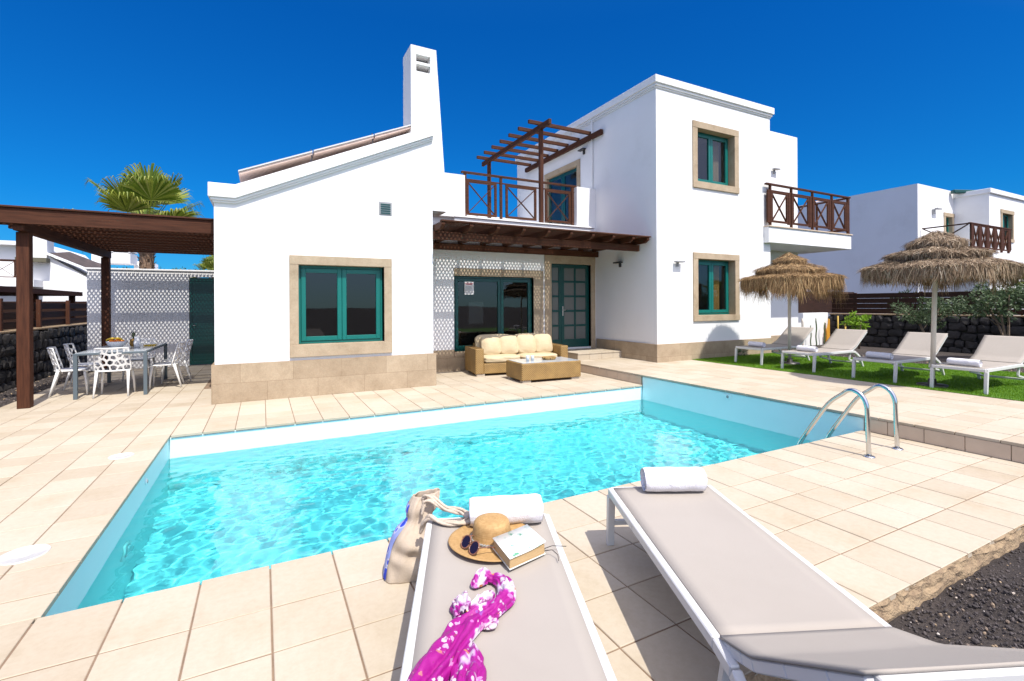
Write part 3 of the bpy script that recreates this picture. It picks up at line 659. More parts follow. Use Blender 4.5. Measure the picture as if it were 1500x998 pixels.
d = dr.build('door', M['greend'], house, bev=.003); gl.build('pane', simple('frosted_pane', (.13, .14, .13), .25), d)
mb = MB(); mb.box(7.075, 7.105, Y0 - .012, Y0, 1.25, 1.5); mb.tube([(7.09, Y0 - .01, 1.40), (7.09, Y0 - .05, 1.40), (7.19, Y0 - .05, 1.40)], .009, 8); mb.build('handle', M['steel'], d)
# porch canopy
can = MB(); can.box(2.955, 8.10, 8.47, QY - .002, 3.115, 3.135) if False else None
CZ = 3.05
def lattice(mb, x0, x1, y0, y1, z, p, w, th=.008):
    for s in (1, -1):
        zc = z + (th + .001 if s > 0 else 0); c = -(y1 - y0) if s > 0 else 0
        kmax = int((x1 - x0 + (y1 - y0)) / p) + 2
        for k in range(-int((y1 - y0) / p) - 2, kmax):
            xa = x0 + k * p                       # line: x = xa + s*(y-y0)
            pts = []
            ya, yb = y0, y1
            if s > 0: ya = max(ya, y0 + (x0 - xa)); yb = min(yb, y0 + (x1 - xa))
            else: ya = max(ya, y0 + (xa - x1)); yb = min(yb, y0 + (xa - x0))
            if yb - ya < .02: continue
            mb.bar((xa + s * (ya - y0), ya, zc), (xa + s * (yb - y0), yb, zc), w, th)
mb = MB(); mb.bar((2.95, 8.53, CZ + .075), (8.10, 8.53, CZ + .075), .10, .03); mb.bar((2.95, 10.5, CZ + .085), (8.10, 10.5, CZ + .085), .2, .03)
cn = mb.build('porch_roof', M['wood'], house, bev=.004)
mb = MB(); lattice(mb, 2.96, 6.66, 8.52, 10.62, CZ + .058, .086, .026, .006); mb.build('lattice', M['lattice'], cn, fix=False)
mb = MB(); mb.box(6.67, 8.09, 8.55, 10.62, CZ + .057, CZ + .069); mb.build('roof_board', M['woody'], cn)
xr = [2.99, 3.56, 4.13, 4.71, 5.30, 5.87, 6.44, 7.01, 7.58, 8.03]
for x in xr:
    mb = MB(); mb.prism([(0, 0), (.0, 0)], 0, 0) if False else None
    a = x - .035; b = x + .035
    mb.add([(a, 8.50, CZ), (a, 8.50, CZ + .055), (a, QY - .01, CZ + .055), (a, QY - .01, CZ - .065), (a, 8.62, CZ - .065), (b, 8.50, CZ), (b, 8.50, CZ + .055), (b, QY - .01, CZ + .055), (b, QY - .01, CZ - .065), (b, 8.62, CZ - .065)],
           [(0, 1, 2, 3, 4), (9, 8, 7, 6, 5), (0, 5, 6, 1), (1, 6, 7, 2), (2, 7, 8, 3), (3, 8, 9, 4), (4, 9, 5, 0)])
    mb.build('rafter', M['woody'], cn, bev=.004)
for y in (9.51, 9.98): mb = MB(); mb.box(2.96, 8.10, y - .045, y + .045, CZ + .072, CZ + .10); mb.build('batten', M['wood'], cn, bev=.003)
for y, zc, x1 in ((8.95, CZ - .145, 8.12), (10.56, CZ - .145, 8.13)):
    mb = MB(); mb.box(2.935, x1, y - .05, y + .05, zc - .075, zc + .075); mb.build('beam', M['wood'], cn, bev=.005)

# terrace railing with crossed panels
def railing_x(name, parent, x0, x1, y, zb, zt, bays, mx='wood', post=.05, overhang=.06, mid=True):
    mb = MB(); zr = zt - .02
    mb.box(x0 - overhang, x1 + overhang, y - .04, y + .04, zr - .025, zr + .02)
    z2 = zt - (.20 if mid else .05)
    for (a, b, kind) in bays:
        if kind == 'p': mb.box(a, b, y - .03, y + .03, zb - .07, zr - .025)
        elif kind == 's': mb.box(a, b, y - .024, y + .024, zb + .0, z2)
        else:
            mb.box(a, b, y - .022, y + .022, zb + .02, zb + .075); mb.box(a, b, y - .022, y + .022, z2 - .055, z2)
            mb.box(a, a + .06, y - .022, y + .022, zb + .075, z2 - .055); mb.box(b - .06, b, y - .022, y + .022, zb + .075, z2 - .055)
            mb.bar((a + .05, y - .008, zb + .075), (b - .05, y - .008, z2 - .055), .016, .05, (0, 1, 0)); mb.bar((a + .05, y + .009, z2 - .055), (b - .05, y + .009, zb + .075), .016, .05, (0, 1, 0))
    mb.box(x0, x1, y - .018, y + .018, z2, z2 + .03) if mid else None
    return mb.build(name, M[mx], parent, bev=.003)
railing_x('railing', house, 4.30, 7.50, QY + .1, 3.70, 4.76, [(4.30, 4.36, 'p'), (4.36, 5.17, 'x'), (5.26, 5.32, 'p'), (5.42, 6.31, 'x'), (6.58, 7.38, 'x'), (7.40, 7.48, 'p')])
# roof terrace pergola
pg = MB(); pg.box(6.40, 6.50, QY + .03, QY + .13, 3.65, 6.10); up = pg.build('roof_pergola', M['woodz'], house, bev=.005)
mb = MB(); mb.box(6.40, 6.50, 13.9, 14.0, 3.6, 6.10); mb.build('post', M['woodz'], up, bev=.005)
for x0, x1 in ((6.41, 6.49), (8.03, 8.12)):
    mb = MB(); mb.box(x0, x1, QY - .38, 14.45, 6.10, 6.235); mb.build('beam', M['woody'], up, bev=.006)
for k in range(7):
    y = 10.80 + .56 * k; mb = MB(); mb.box(6.12, 8.11, y - .035, y + .035, 6.24, 6.33); mb.build('rafter', M['wood'], up, bev=.004)
# terrace door in the side wall (stone frame, teal leaves)
mb = MB(); mb.box(BX - .03, BX + .12, 11.35, 11.50, 3.62, 5.58); mb.box(BX - .03, BX + .12, 13.15, 13.30, 3.62, 5.58); mb.box(BX - .034, BX + .12, 11.35, 13.30, 5.58, 5.74); td = mb.build('terrace_door', M['trim'], house, bev=.004)
mb = MB()
for a, b in ((11.52, 12.32), (12.33, 13.13)):
    mb.box(BX + .05, BX + .09, a, a + .09, 3.64, 5.56); mb.box(BX + .05, BX + .09, b - .09, b, 3.64, 5.56); mb.box(BX + .05, BX + .09, a + .09, b - .09, 5.46, 5.56); mb.box(BX + .05, BX + .09, a + .09, b - .09, 3.64, 3.85); 
mb.build('frame', M['greend'], td, bev=.003)
mb = MB(); mb.box(BX + .065, BX + .071, 11.6, 12.25, 3.85, 5.46); mb.box(BX + .065, BX + .071, 12.4, 13.05, 3.85, 5.46); mb.build('pane', M['glass'], td)
# drain pipe on the side wall
mb = MB(); mb.tube([(BX - .03, 10.75, 6.84), (BX - .03, 10.75, 6.2), (BX - .03, 10.75, 3.4)], .022, 10); mb.build('drain_pipe', M['stucco'], house)

# balcony on the right
mb = MB(); mb.box(12.0, 15.92, 8.2, 9.498, 3.18, 3.60); mb.box(15.38, 15.92, 9.5, 11.0, 3.18, 3.60); bal = mb.build('balcony', M['stucco'], house, bev=.006)
mb = MB(); mb.box(11.99, 15.95, 8.17, 9.49, 3.602, 3.635); mb.build('floor_tile', M['riser'], bal, bev=.003)
bays = [(12.02, 12.14, 's')]; xs = [12.14, 13.06, 14.04, 15.0, 15.9]
for i in range(4):
    a, b = xs[i], xs[i + 1]
    bays += [(a + .04, b - .16, 'x'), (b - .15, b - .05, 's')]
    bays += [(a - .02, a + .03, 'p')]
bays += [(15.82, 15.9, 'p')]
railing_x('railing', bal, 12.02, 15.88, 8.26, 3.72, 4.78, bays)
mb = MB(); mb.box(15.86, 15.90, 8.3, 10.9, 4.72, 4.77); mb.box(15.86, 15.9, 8.3, 10.9, 3.75, 3.82)
for y in (9.2, 10.1, 10.85): mb.box(15.86, 15.9, y - .03, y + .03, 3.64, 4.72)
mb.build('side_railing', M['woody'], bal, bev=.003)

# lamps on the walls
def wall_lamp(loc, ax, label, m):
    t = thing('wall_lamp', label, 'wall lamp', loc, 0, 'angular lamps on the villa walls')
    p = Vector(loc); n = Vector(ax); s = Vector((-n.y, n.x, 0)) if True else None
    mb = MB(); mb.bar(p + n * .002, p + n * .035, .07, .13); mb.build('bracket', M[m], t, bev=.003)
    mb = MB(); c = p + n * .09 + Vector((0, 0, .05)); mb.bar(c - s * .15 if False else c - s * .13, c + s * .13, .11, .035); mb.build('shade', M[m], t, bev=.004)
wall_lamp((BX, 9.62, 2.56), (-1, 0, 0), 'dark lamp on the shaded wall right of the porch door', 'lamp')
wall_lamp((8.78, BY, 2.50), (0, -1, 0), 'grey lamp left of the ground floor window on the tall block', 'lampg')
wall_lamp((BX, 11.15, 5.88), (-1, 0, 0), 'dark lamp beside the roof terrace door', 'lamp')
wall_lamp((14.15, 9.5, 5.66), (0, -1, 0), 'grey lamp on the wall above the right balcony', 'lampg')
# ------------------------------------------------------------------ sun loungers
def make_lounger(label, bend=33, SE=1.40, bar=True):
    """local: +y from foot end to head end, x across, z up"""
    t = thing('sun_lounger', label, 'sun lounger', local=True, group='taupe and white sun loungers')
    H = .372; W = .322
    fr = MB()
    for s in (-1, 1):
        path = [(s * W, .02, H - .022), (s * W, .5, H - .024), (s * W, SE, H - .022), (s * W, SE + .12, H - .035), (s * W, SE + .24, H - .10), (s * W, SE + .34, H - .17)]
        for a, b in zip(path, path[1:]): fr.bar(a, b, .036, .048)
    fr.bar((-W, .018, H - .024), (W, .018, H - .024), .036, .046, (0, 0, 1)); fr.bar((-W, SE + .0, H - .03), (W, SE + .0, H - .03), .036, .04)
    fr.build('frame', M['white'], t, bev=.005)
    for s in (-1, 1):
        mb = MB(); mb.add([(s * W + a * .022, y, z) for (z, yc, d) in ((0, .0, .018), (H - .046, .03, .026)) for (a, y) in ((-1, yc - d), (1, yc - d), (1, yc + d), (-1, yc + d))],
                          [(0, 1, 2, 3), (7, 6, 5, 4), (0, 4, 5, 1), (1, 5, 6, 2), (2, 6, 7, 3), (3, 7, 4, 0)])
        mb.build('leg', M['white'], t, bev=.004)
        mb = MB(); mb.bar((s * W, SE + .33, H - .165), (s * W, SE + .44, 0.005), .036, .04, (0, 1, 0)); mb.build('leg', M['white'], t, bev=.004)
        mb = MB(); mb.bar((s * (W - .03), SE + .02, H - .04), (s * (W - .03), SE - .02, .18), .03, .03, (0, 1, 0)); mb.bar((s * (W - .03), SE - .02, .18), (s * (W - .03), SE + .40, .10), .022, .03); mb.build('brace', M['white'], t, bev=.003)
    if bar: MB().bar((-W, .012, .15), (W, .012, .15), .03, .03).build('stretcher', M['white'], t, bev=.003)
    MB().bar((-W, SE + .40, .085), (W, SE + .40, .085), .03, .03).build('stretcher', M['white'], t, bev=.003)
    # sling: slightly sagging sheet wrapped over the rails
    def sheet(P0, u, v, LN, name, sag=.010, th=.004, w=W - .016):
        nx, ny = 10, 24; top = []; mbq = MB()
        for j in range(ny + 1):
            for i in range(nx + 1):
                a = -1 + 2 * i / nx; b = j / ny
                z = -sag * (1 - a * a) * math.sin(math.pi * min(max(b, .0), 1)) ** .5
                top.append(P0(a * w, b * LN, z))
        m_ = len(top); bot = [p - Vector((0, 0, th)) for p in top]; fs = []
        for j in range(ny):
            for i in range(nx):
                q = j * (nx + 1) + i; fs.append((q, q + 1, q + nx + 2, q + nx + 1)); fs.append((m_ + q + nx + 1, m_ + q + nx + 2, m_ + q + 1, m_ + q))
        rim = [i for i in range(nx + 1)] + [j * (nx + 1) + nx for j in range(1, ny + 1)] + [ny * (nx + 1) + i for i in range(nx - 1, -1, -1)] + [j * (nx + 1) for j in range(ny - 1, 0, -1)]
        for q in range(len(rim)): a, b = rim[q], rim[(q + 1) % len(rim)]; fs.append((a, a + m_, b + m_, b))
        mbq.add(top + bot, fs, True); return mbq.build(name, M['sling'], t)
    sheet(lambda x, y, z: Vector((x, .03 + y, H + .0045 + z)), 0, 0, SE - .03, 'seat')
    bl = .74; ang = R(bend)
    def bp(y):                                          # backrest centre line, bending up from the hinge
        c = .20
        if y < c:
            a = ang * (.35 + .65 * y / c); return (SE + .01 + y * math.cos(ang * .55), H + .012 + y * math.sin(ang * .62))
        y0, z0 = SE + .01 + c * math.cos(ang * .55), H + .012 + c * math.sin(ang * .62)
        return (y0 + (y - c) * math.cos(ang), z0 + (y - c) * math.sin(ang))
    sheet(lambda x, y, z: Vector((x, bp(y)[0], bp(y)[1] + z)), 0, 0, bl, 'backrest', sag=.008, th=.010, w=W - .004)
    mb = MB()
    for s in (-1, 1):
        ys = [0, .07, .14, .21, .4, .6, bl]
        for a, b in zip(ys, ys[1:]): mb.bar((s * (W - .025), bp(a)[0], bp(a)[1] - .034), (s * (W - .025), bp(b)[0], bp(b)[1] - .034), .034, .036)
    mb.bar((-W + .03, bp(bl)[0], bp(bl)[1] - .03), (W - .03, bp(bl)[0], bp(bl)[1] - .03), .03, .034)
    mb.build('back_frame', M['white'], t, bev=.004)
    return t
lg = make_lounger('x')
place(lg, (1.117, 2.446, 0), R(158.3), 'near sun lounger at the bottom centre with hat, book and pink scarf on it')
l2 = dup(lg); place(l2, (2.275, 2.328, 0), R(156.4), 'near sun lounger at the bottom right holding only a rolled towel')
lounger2 = make_lounger('x', bend=36, SE=1.30, bar=False)
lawn = [((9.42, 3.37, .19), 'sun lounger on the lawn closest to the camera, right of the big straw umbrella pole'),
        ((9.46, 4.53, .19), 'second nearest lawn lounger, directly behind the right umbrella pole'),
        ((9.54, 5.92, .19), 'third lawn lounger, just right of the far umbrella pole'),
        ((9.68, 7.13, .19), 'farthest lawn lounger, in front of the sandstone plinth under the far umbrella')]
for i, (p, lb) in enumerate(lawn):
    o = lounger2 if i == 0 else dup(lounger2)
    place(o, p, R(-90), lb)

def towel(c, d, r, ln, label, group):
    """rolled towel: centre c (of the roll), axis direction d"""
    c = Vector(c); d = Vector(d).normalized(); up = Vector((0, 0, 1)); s = d.cross(up).normalized()
    mb = MB(); prof = []; turns = 3.6; n = 100
    for i in range(n + 1):
        a = i / n * turns * 2 * math.pi; rr = r * (.12 + .88 * i / n) if i / n < .73 else r * (1 - .02 * (1 - i / n))
        rr = r * min(1, .14 + .86 * (i / n) / .74); prof.append((rr * math.cos(a), rr * math.sin(a)))
    # outer roll body with soft dented ends
    m_ = 26; K = 44; V = []; Fq = []
    for j in range(m_ + 1):
        u = -1 + 2 * j / m_; e = (1 - abs(u) ** 14) ** .5 if abs(u) < 1 else 0; sh = .90 + .10 * e
        for k in range(K):
            a = 2 * math.pi * k / K; nn = noise.noise(Vector((u * 3 + r * 9, math.cos(a) * 1.3, math.sin(a) * 1.3 + ln))) * .035
            lap = .03 if (k / K * 6.283) % 6.283 > 4.0 else 0
            rr = r * sh * (1 + nn + lap * .6); fl = .93 if math.sin(a) < -.6 else 1
            V.append(c + d * (u * ln / 2 * (1 + .012 * math.sin(3 * a))) + s * rr * math.cos(a) * 1.04 + up * rr * math.sin(a) * fl)
    for j in range(m_):
        for k in range(K): Fq.append((j * K + k, j * K + (k + 1) % K, (j + 1) * K + (k + 1) % K, (j + 1) * K + k))
    mb.add(V, Fq, True)
    # spiral ends
    for e in (-1, 1):
        n0 = len(V); sp = []
        for i, (a, b) in enumerate(prof):
            dip = .010 * math.sin(i * .9)
            sp.append((a * .93, b * .93))
        vs = []; fs = []
        for i, (a, b) in enumerate(sp):
            q = c + d * e * (ln / 2 - .004) + s * a + up * b; f_ = .82
            vs.append(q + d * e * .004); vs.append(c + d * e * (ln / 2 - .016) + s * a * f_ + up * b * f_)
        fs = [(2 * i, 2 * i + 1, 2 * i + 3, 2 * i + 2) for i in range(len(sp) - 1)]
        mb.add(vs, fs, True)
        mb.tube([c + d * e * (ln / 2 - .02), c + d * e * (ln / 2 - .012)], r * .90, 30)
    return tag(mb.build('towel', M['towel'], loc=c, fix=False), label, 'towel', group)
def onlounger(root_loc, rz, x, y, z):
    c, s = math.cos(rz), math.sin(rz); return (root_loc[0] + x * c - y * s, root_loc[1] + x * s + y * c, root_loc[2] + z)
A1 = ((1.117, 2.446, 0), R(158.3)); A2 = ((2.275, 2.328, 0), R(156.4))
def dirl(rz, dx, dy): return (dx * math.cos(rz) - dy * math.sin(rz), dx * math.sin(rz) + dy * math.cos(rz), 0)
GT = 'rolled white towels on the sun loungers'
towel(onlounger(*A1, -.085, .115, .372 + .074), dirl(A1[1], 1, .03), .074, .385, 'rolled white towel beside the rope handles of the bag', GT)
towel(onlounger(*A2, -.055, .10, .372 + .074), dirl(A2[1], 1, -.06), .074, .375, 'rolled white towel on the empty near lounger at the right', GT)
for (p, lb), y in zip(lawn, (.22, .2, .32, .3)):
    towel(onlounger(p, R(-90), .0, y, .372 + .058), (0.12, 1, 0), .056, .40, 'rolled white towel on the ' + lb.replace('sun lounger', 'lounger').split(',')[0], GT)

# ------------------------------------------------------------------ things on the near lounger
def L1(x, y, z=.377): return Vector(onlounger(*A1, x, y, z))
# straw hat
hc = Vector((1.005, 2.165, .382))
t = thing('straw_hat', 'wide brimmed straw hat with a silver cord band', 'hat', hc)
def wob(p, th, i): return p + Vector((0, 0, .006 * math.sin(2 * th + 1) * min(1, ((p - hc).xy.length / .2) ** 2)))
mb = MB(); mb.lathe([(.0, .108), (.03, .109), (.06, .107), (.078, .102), (.087, .092), (.091, .075), (.095, .045), (.099, .022), (.104, .010), (.120, .004), (.16, .004), (.20, .008), (.213, .009), (.215, .006), (.20, .003), (.16, -.001), (.11, -.001), (.1, .002)], hc, 64, fn=wob); mb.build('crown', M['hat'], t)
mb = MB()
for k in range(2):
    pts = [(hc.x + (.101 + .004 * math.cos(22 * a + k * math.pi)) * math.cos(a), hc.y + (.101 + .004 * math.cos(22 * a + k * math.pi)) * math.sin(a), hc.z + .017 + .004 * math.sin(22 * a + k * math.pi)) for a in [2 * math.pi * i / 220 for i in range(221)]]
    mb.tube(pts, .0042, 6)
mb.build('band', M['silver'], t)
# sunglasses on the brim
sg0 = Vector((.862, 2.10, .400)); u = Vector((.16, -.98, 0)).normalized(); v = Vector((.62, .11, .78)).normalized()
t = thing('sunglasses', 'round tortoise sunglasses with dark lenses leaning on the hat brim', 'sunglasses', sg0)
nrm = u.cross(v).normalized()
fr = MB()
for s in (-1, 1):
    c = sg0 + u * s * .036 + Vector((0, 0, .02))
    ring = [c + .031 * (math.cos(a) * u + .95 * math.sin(a) * v) for a in [2 * math.pi * i / 28 for i in range(29)]]
    fr.tube(ring, .0034, 8, cap=False)
    mb = MB(); pts = [c + .0295 * (math.cos(a) * u + .95 * math.sin(a) * v) for a in [2 * math.pi * i / 28 for i in range(28)]]
    mb.add([p + nrm * .001 for p in pts] + [p - nrm * .001 for p in pts], [tuple(range(28)), tuple(reversed(range(28, 56)))] + [(i, (i + 1) % 28, 28 + (i + 1) % 28, 28 + i) for i in range(28)]); mb.build('lens', M['lens'], t)
fr.tube([sg0 + u * -.008 + Vector((0, 0, .026)), sg0 + Vector((0, 0, .032)), sg0 + u * .008 + Vector((0, 0, .026))], .003, 8)
fr.build('frame', M['tort'], t)
for s in (-1, 1):
    p = sg0 + u * s * .068 + Vector((.0, 0, .03)); MB().tube([p, p + Vector((.06, 0, -.006)), p + Vector((.095, -.01 * s, -.018))], .0025, 8).build('temple', M['tort'], t)
# book
t = thing('book', 'thick paperback with a white and green cover lying half on the hat brim', 'book', (1.06, 1.975, .385))
c0 = Vector((.953, 2.058, 0)); ex = Vector((.212, -.118, 0)); c1 = Vector((.957, 1.875, 0))
e1 = Vector((.195, .052, 0)); e1 = Vector((1.170 - .958, 1.922 - 1.878, 0)); e2 = Vector((.955 - .958, 2.05 - 1.878, 0))
o0 = Vector((.958, 1.878, .383))
def quadbox(mb, o, a, b, z0, z1, tilt=.022):
    vs = []
    for z in (z0, z1):
        for (p, q) in ((0, 0), (1, 0), (1, 1), (0, 1)): vs.append(o + a * p + b * q + Vector((0, 0, z + tilt * q)))
    return mb.add(vs, [(3, 2, 1, 0), (4, 5, 6, 7), (0, 1, 5, 4), (1, 2, 6, 5), (2, 3, 7, 6), (3, 0, 4, 7)])
mb = MB(); quadbox(mb, o0 + e1 * .01 + e2 * .02, e1 * .97, e2 * .95, .003, .046, .02); mb.build('pages', M['page'], t, bev=.002)
mb = MB(); quadbox(mb, o0, e1, e2, .0, .0022, .02)
nseg = 12; vs = []
for i in range(nseg + 1):
    q = i / nseg
    for pz in (0, 1):
        for b_ in (0, 1): vs.append(o0 + e1 * q + e2 * (-.01 + 1.01 * b_) + Vector((0, 0, .0475 + .02 * b_ + .0018 * pz + .014 * max(0, q - .45) ** 2 * (1.2 - b_) * 2)))
fs = []
for i in range(nseg):
    a = 4 * i; b_ = a + 4; fs += [(a, a + 1, b_ + 1, b_), (a + 2, b_ + 2, b_ + 3, a + 3), (a, b_, b_ + 2, a + 2), (a + 1, a + 3, b_ + 3, b_ + 1)]
mb.add(vs, fs, True); mb.build('cover', M['book'], t)
# thin reading glasses
t = thing('reading_glasses', 'thin wire reading glasses sticking out right of the book', 'glasses', (1.2, 1.95, .39))
p = Vector((1.165, 1.95, .392))
MB().tube([p, p + Vector((.05, -.012, .012)), p + Vector((.115, -.035, .004))], .0017, 6).build('temple', M['wire'], t)
MB().tube([p + Vector((0, -.01, 0)), p + Vector((.03, -.045, .012)), p + Vector((.035, -.085, .006)), p + Vector((.02, -.115, -.004))], .0017, 6).build('temple', M['wire'], t)
MB().tube([p + Vector((.004, 0, 0)), p + Vector((-.01, -.005, .004)), p + Vector((.002, -.02, .01)), p + Vector((.012, -.012, .008)), p + Vector((.004, 0, 0))], .0015, 6).build('frame', M['wire'], t)
# scarf: crumpled cloth following a curve on the sling
def cat(pts, n=14):
    P_ = [Vector(p) for p in pts]; sm = []
    for i in range(len(P_) - 1):
        p0, p1, p2, p3 = P_[max(i - 1, 0)], P_[i], P_[i + 1], P_[min(i + 2, len(P_) - 1)]
        for k in range(n):
            s = k / n; sm.append(.5 * ((2 * p1) + (-p0 + p2) * s + (2 * p0 - 5 * p1 + 4 * p2 - p3) * s * s + (-p0 + 3 * p1 - 3 * p2 + p3) * s ** 3))
    return sm + [P_[-1]]
def cloth_roll(mb, pts, ws, hs, seed, z0=.378, K=72):
    path = cat(pts); n = len(path); V = []; F = []
    for i, p in enumerate(path):
        q = i / (n - 1) * (len(ws) - 1); a = int(min(q, len(ws) - 2)); f = q - a; w = ws[a] * (1 - f) + ws[a + 1] * f; h = hs[a] * (1 - f) + hs[a + 1] * f
        d = (path[min(i + 1, n - 1)] - path[max(i - 1, 0)]); d.z = 0; d.normalize(); s = Vector((-d.y, d.x, 0))
        for k in range(K):
            th = 2 * math.pi * k / K; co, si = math.cos(th), math.sin(th)
            ph = th * 4 + 2.6 * noise.noise(Vector((i * .06, seed, co))) + i * .05 + seed
            fold = .34 * noise.noise(Vector((i * .06 + seed, co * 2.6, si * 2.6))) + (.55 * (abs(math.sin(ph)) ** .6 - .6) + .12 * noise.noise(Vector((i * .25, th * 3, seed)))) * max(si + .25, 0)
            r = 1 + fold; zz = max(si, -.12) * h * r * .85; wv = 1 + .28 * noise.noise(Vector((i * .09, math.copysign(3, co) + seed, 7)))
            V.append(Vector((p.x, p.y, z0)) + s * w * co * wv * (1.12 + .5 * fold) + Vector((0, 0, max(.002, zz + .004))))
    for i in range(n - 1):
        for k in range(K): F.append((i * K + k, i * K + (k + 1) % K, (i + 1) * K + (k + 1) % K, (i + 1) * K + k))
    F.append(tuple(range(K))); F.append(tuple((n - 1) * K + k for k in reversed(range(K)))); mb.add(V, F, True)
mb = MB()
cloth_roll(mb, [(.36, 1.32, 0), (.45, 1.44, 0), (.56, 1.545, 0), (.66, 1.62, 0), (.76, 1.655, 0), (.85, 1.705, 0), (.885, 1.78, 0), (.87, 1.835, 0), (.84, 1.855, 0)], [.055, .055, .05, .046, .036, .034, .03, .022, .01], [.05, .05, .045, .04, .034, .034, .032, .03, .012], 1.3)
cloth_roll(mb, [(.52, 1.30, 0), (.56, 1.40, 0), (.60, 1.47, 0), (.635, 1.53, 0)], [.05, .05, .038, .01], [.036, .036, .03, .01], 5.1)
cloth_roll(mb, [(.86, 1.85, 0), (.83, 1.87, 0), (.79, 1.85, 0), (.765, 1.835, 0)], [.012, .028, .026, .006], [.02, .045, .035, .006], 8.2)
cloth_roll(mb, [(.655, 1.665, 0), (.668, 1.72, 0), (.69, 1.76, 0), (.715, 1.79, 0)], [.024, .034, .03, .008], [.035, .05, .042, .01], 3.4)
cloth_roll(mb, [(.70, 1.72, 0), (.75, 1.72, 0), (.79, 1.74, 0), (.82, 1.765, 0)], [.01, .022, .024, .012], [.01, .036, .03, .012], 11.4)
cloth_roll(mb, [(.70, 1.60, 0), (.735, 1.60, 0), (.765, 1.615, 0)], [.012, .026, .008], [.012, .03, .01], 15.4)
sc = mb.build('scarf', M['scarf'], loc=(.7, 1.6, .38), fix=False); tag(sc, 'crumpled magenta and white floral scarf lying across the near lounger', 'scarf')

# canvas bag leaning on the lounger
t = thing('beach_bag', 'cream canvas beach bag with blue print and thick rope handles', 'bag', (.70, 2.72, 0))
def bagpt(u_, v_):      # u around (0..1), v up (0..1)
    a = 2 * math.pi * u_
    base = Vector((.755, 2.73, 0)); top = Vector((.865, 2.76, .44)); c = base.lerp(top, v_) + Vector((-.03, -.01, 0)) * math.sin(math.pi * v_ * .9)
    ax = Vector((.975, -.22, 0)); bx = Vector((-.22, -.975, 0))
    wa = .150 * (1 - .50 * v_ ** 1.5) ; wb = .085 * (1 - .55 * v_) + .028 * math.sin(math.pi * v_)
    pinch = 1 - .34 * math.exp(-((v_ - .72) / .10) ** 2)
    co, si = math.cos(a), math.sin(a); co = math.copysign(abs(co) ** .75, co); si = math.copysign(abs(si) ** .75, si)
    fold = .016 * math.sin(v_ * 17 + 3.4 * co + 2 * noise.noise(Vector((co, v_ * 3, 2)))) * abs(si) * math.sin(math.pi * min(1, v_ * 1.05)) + .02 * noise.noise(Vector((co * 2.2, si * 2 + 5, v_ * 4.5)))
    return c + ax * (wa * pinch * co) + bx * (wb * si * pinch + (fold if si > 0 else -fold)) + Vector((0, 0, .012 * co * v_))
K, NV = 96, 60
def bagmesh(u0, u1, off=0.0, v0=0, v1=1):
    V = []; F = []; ku = int(K * (u1 - u0)); kv = int(NV * (v1 - v0))
    for j in range(kv + 1):
        for k in range(ku + 1):
            p = bagpt(u0 + (u1 - u0) * k / ku, v0 + (v1 - v0) * j / kv); 
            if off:
                c = (bagpt(.25, v0 + (v1 - v0) * j / kv) + bagpt(.75, v0 + (v1 - v0) * j / kv)) / 2; p = p + (p - c).normalized() * off
            V.append(p)
    for j in range(kv):
        for k in range(ku): F.append((j * (ku + 1) + k, j * (ku + 1) + k + 1, (j + 1) * (ku + 1) + k + 1, (j + 1) * (ku + 1) + k))
    return V, F
mb = MB(); V, F = bagmesh(0, 1); mb.add(V, F, True); mb.add([bagpt(k / K, 0) for k in range(K)], [tuple(range(K))])
body = mb.build('body', M['canvas'], t, fix=False)
md = body.modifiers.new('thick', 'SOLIDIFY'); md.thickness = .004; md.offset = -1
mb = MB(); V, F = bagmesh(.42, .64, .010, .03, .92); mb.add(V, F, True); mb.build('print_panel', M['blueprint'], t, fix=False)
mb = MB()
h1 = cat([(.80, 2.66, .36), (.815, 2.66, .42), (.86, 2.64, .435), (.93, 2.575, .40), (.99, 2.53, .395), (1.03, 2.49, .392), (1.035, 2.43, .392), (.99, 2.40, .390), (.92, 2.42, .390), (.85, 2.47, .392), (.80, 2.53, .40), (.775, 2.56, .36), (.765, 2.58, .32)], 8)
h2 = cat([(.82, 2.72, .38), (.83, 2.70, .44), (.87, 2.66, .45), (.94, 2.60, .408), (1.0, 2.55, .402), (1.055, 2.50, .398), (1.065, 2.42, .396), (1.0, 2.375, .394), (.91, 2.395, .394), (.84, 2.445, .396), (.79, 2.51, .402), (.765, 2.55, .35), (.755, 2.58, .30)], 8)
h1 = [Vector((.80 + (p.x - .80) * .78, p.y, p.z)) for p in h1]; h2 = [Vector((.80 + (p.x - .80) * .78, p.y, p.z)) for p in h2]
for h in (h1, h2):
    for k in range(2):
        pts = []
        for i, p in enumerate(h):
            d = (h[min(i + 1, len(h) - 1)] - h[max(i - 1, 0)]).normalized(); a = d.orthogonal().normalized() if abs(d.z) > .9 else d.cross(Vector((0, 0, 1))).normalized(); b = d.cross(a); th = i * .22 + k * 3.14
            pts.append(p + .0055 * (math.cos(th) * a + math.sin(th) * b))
        mb.tube(pts, .0078, 8)
mb.build('handle', M['rope'], t, fix=False)

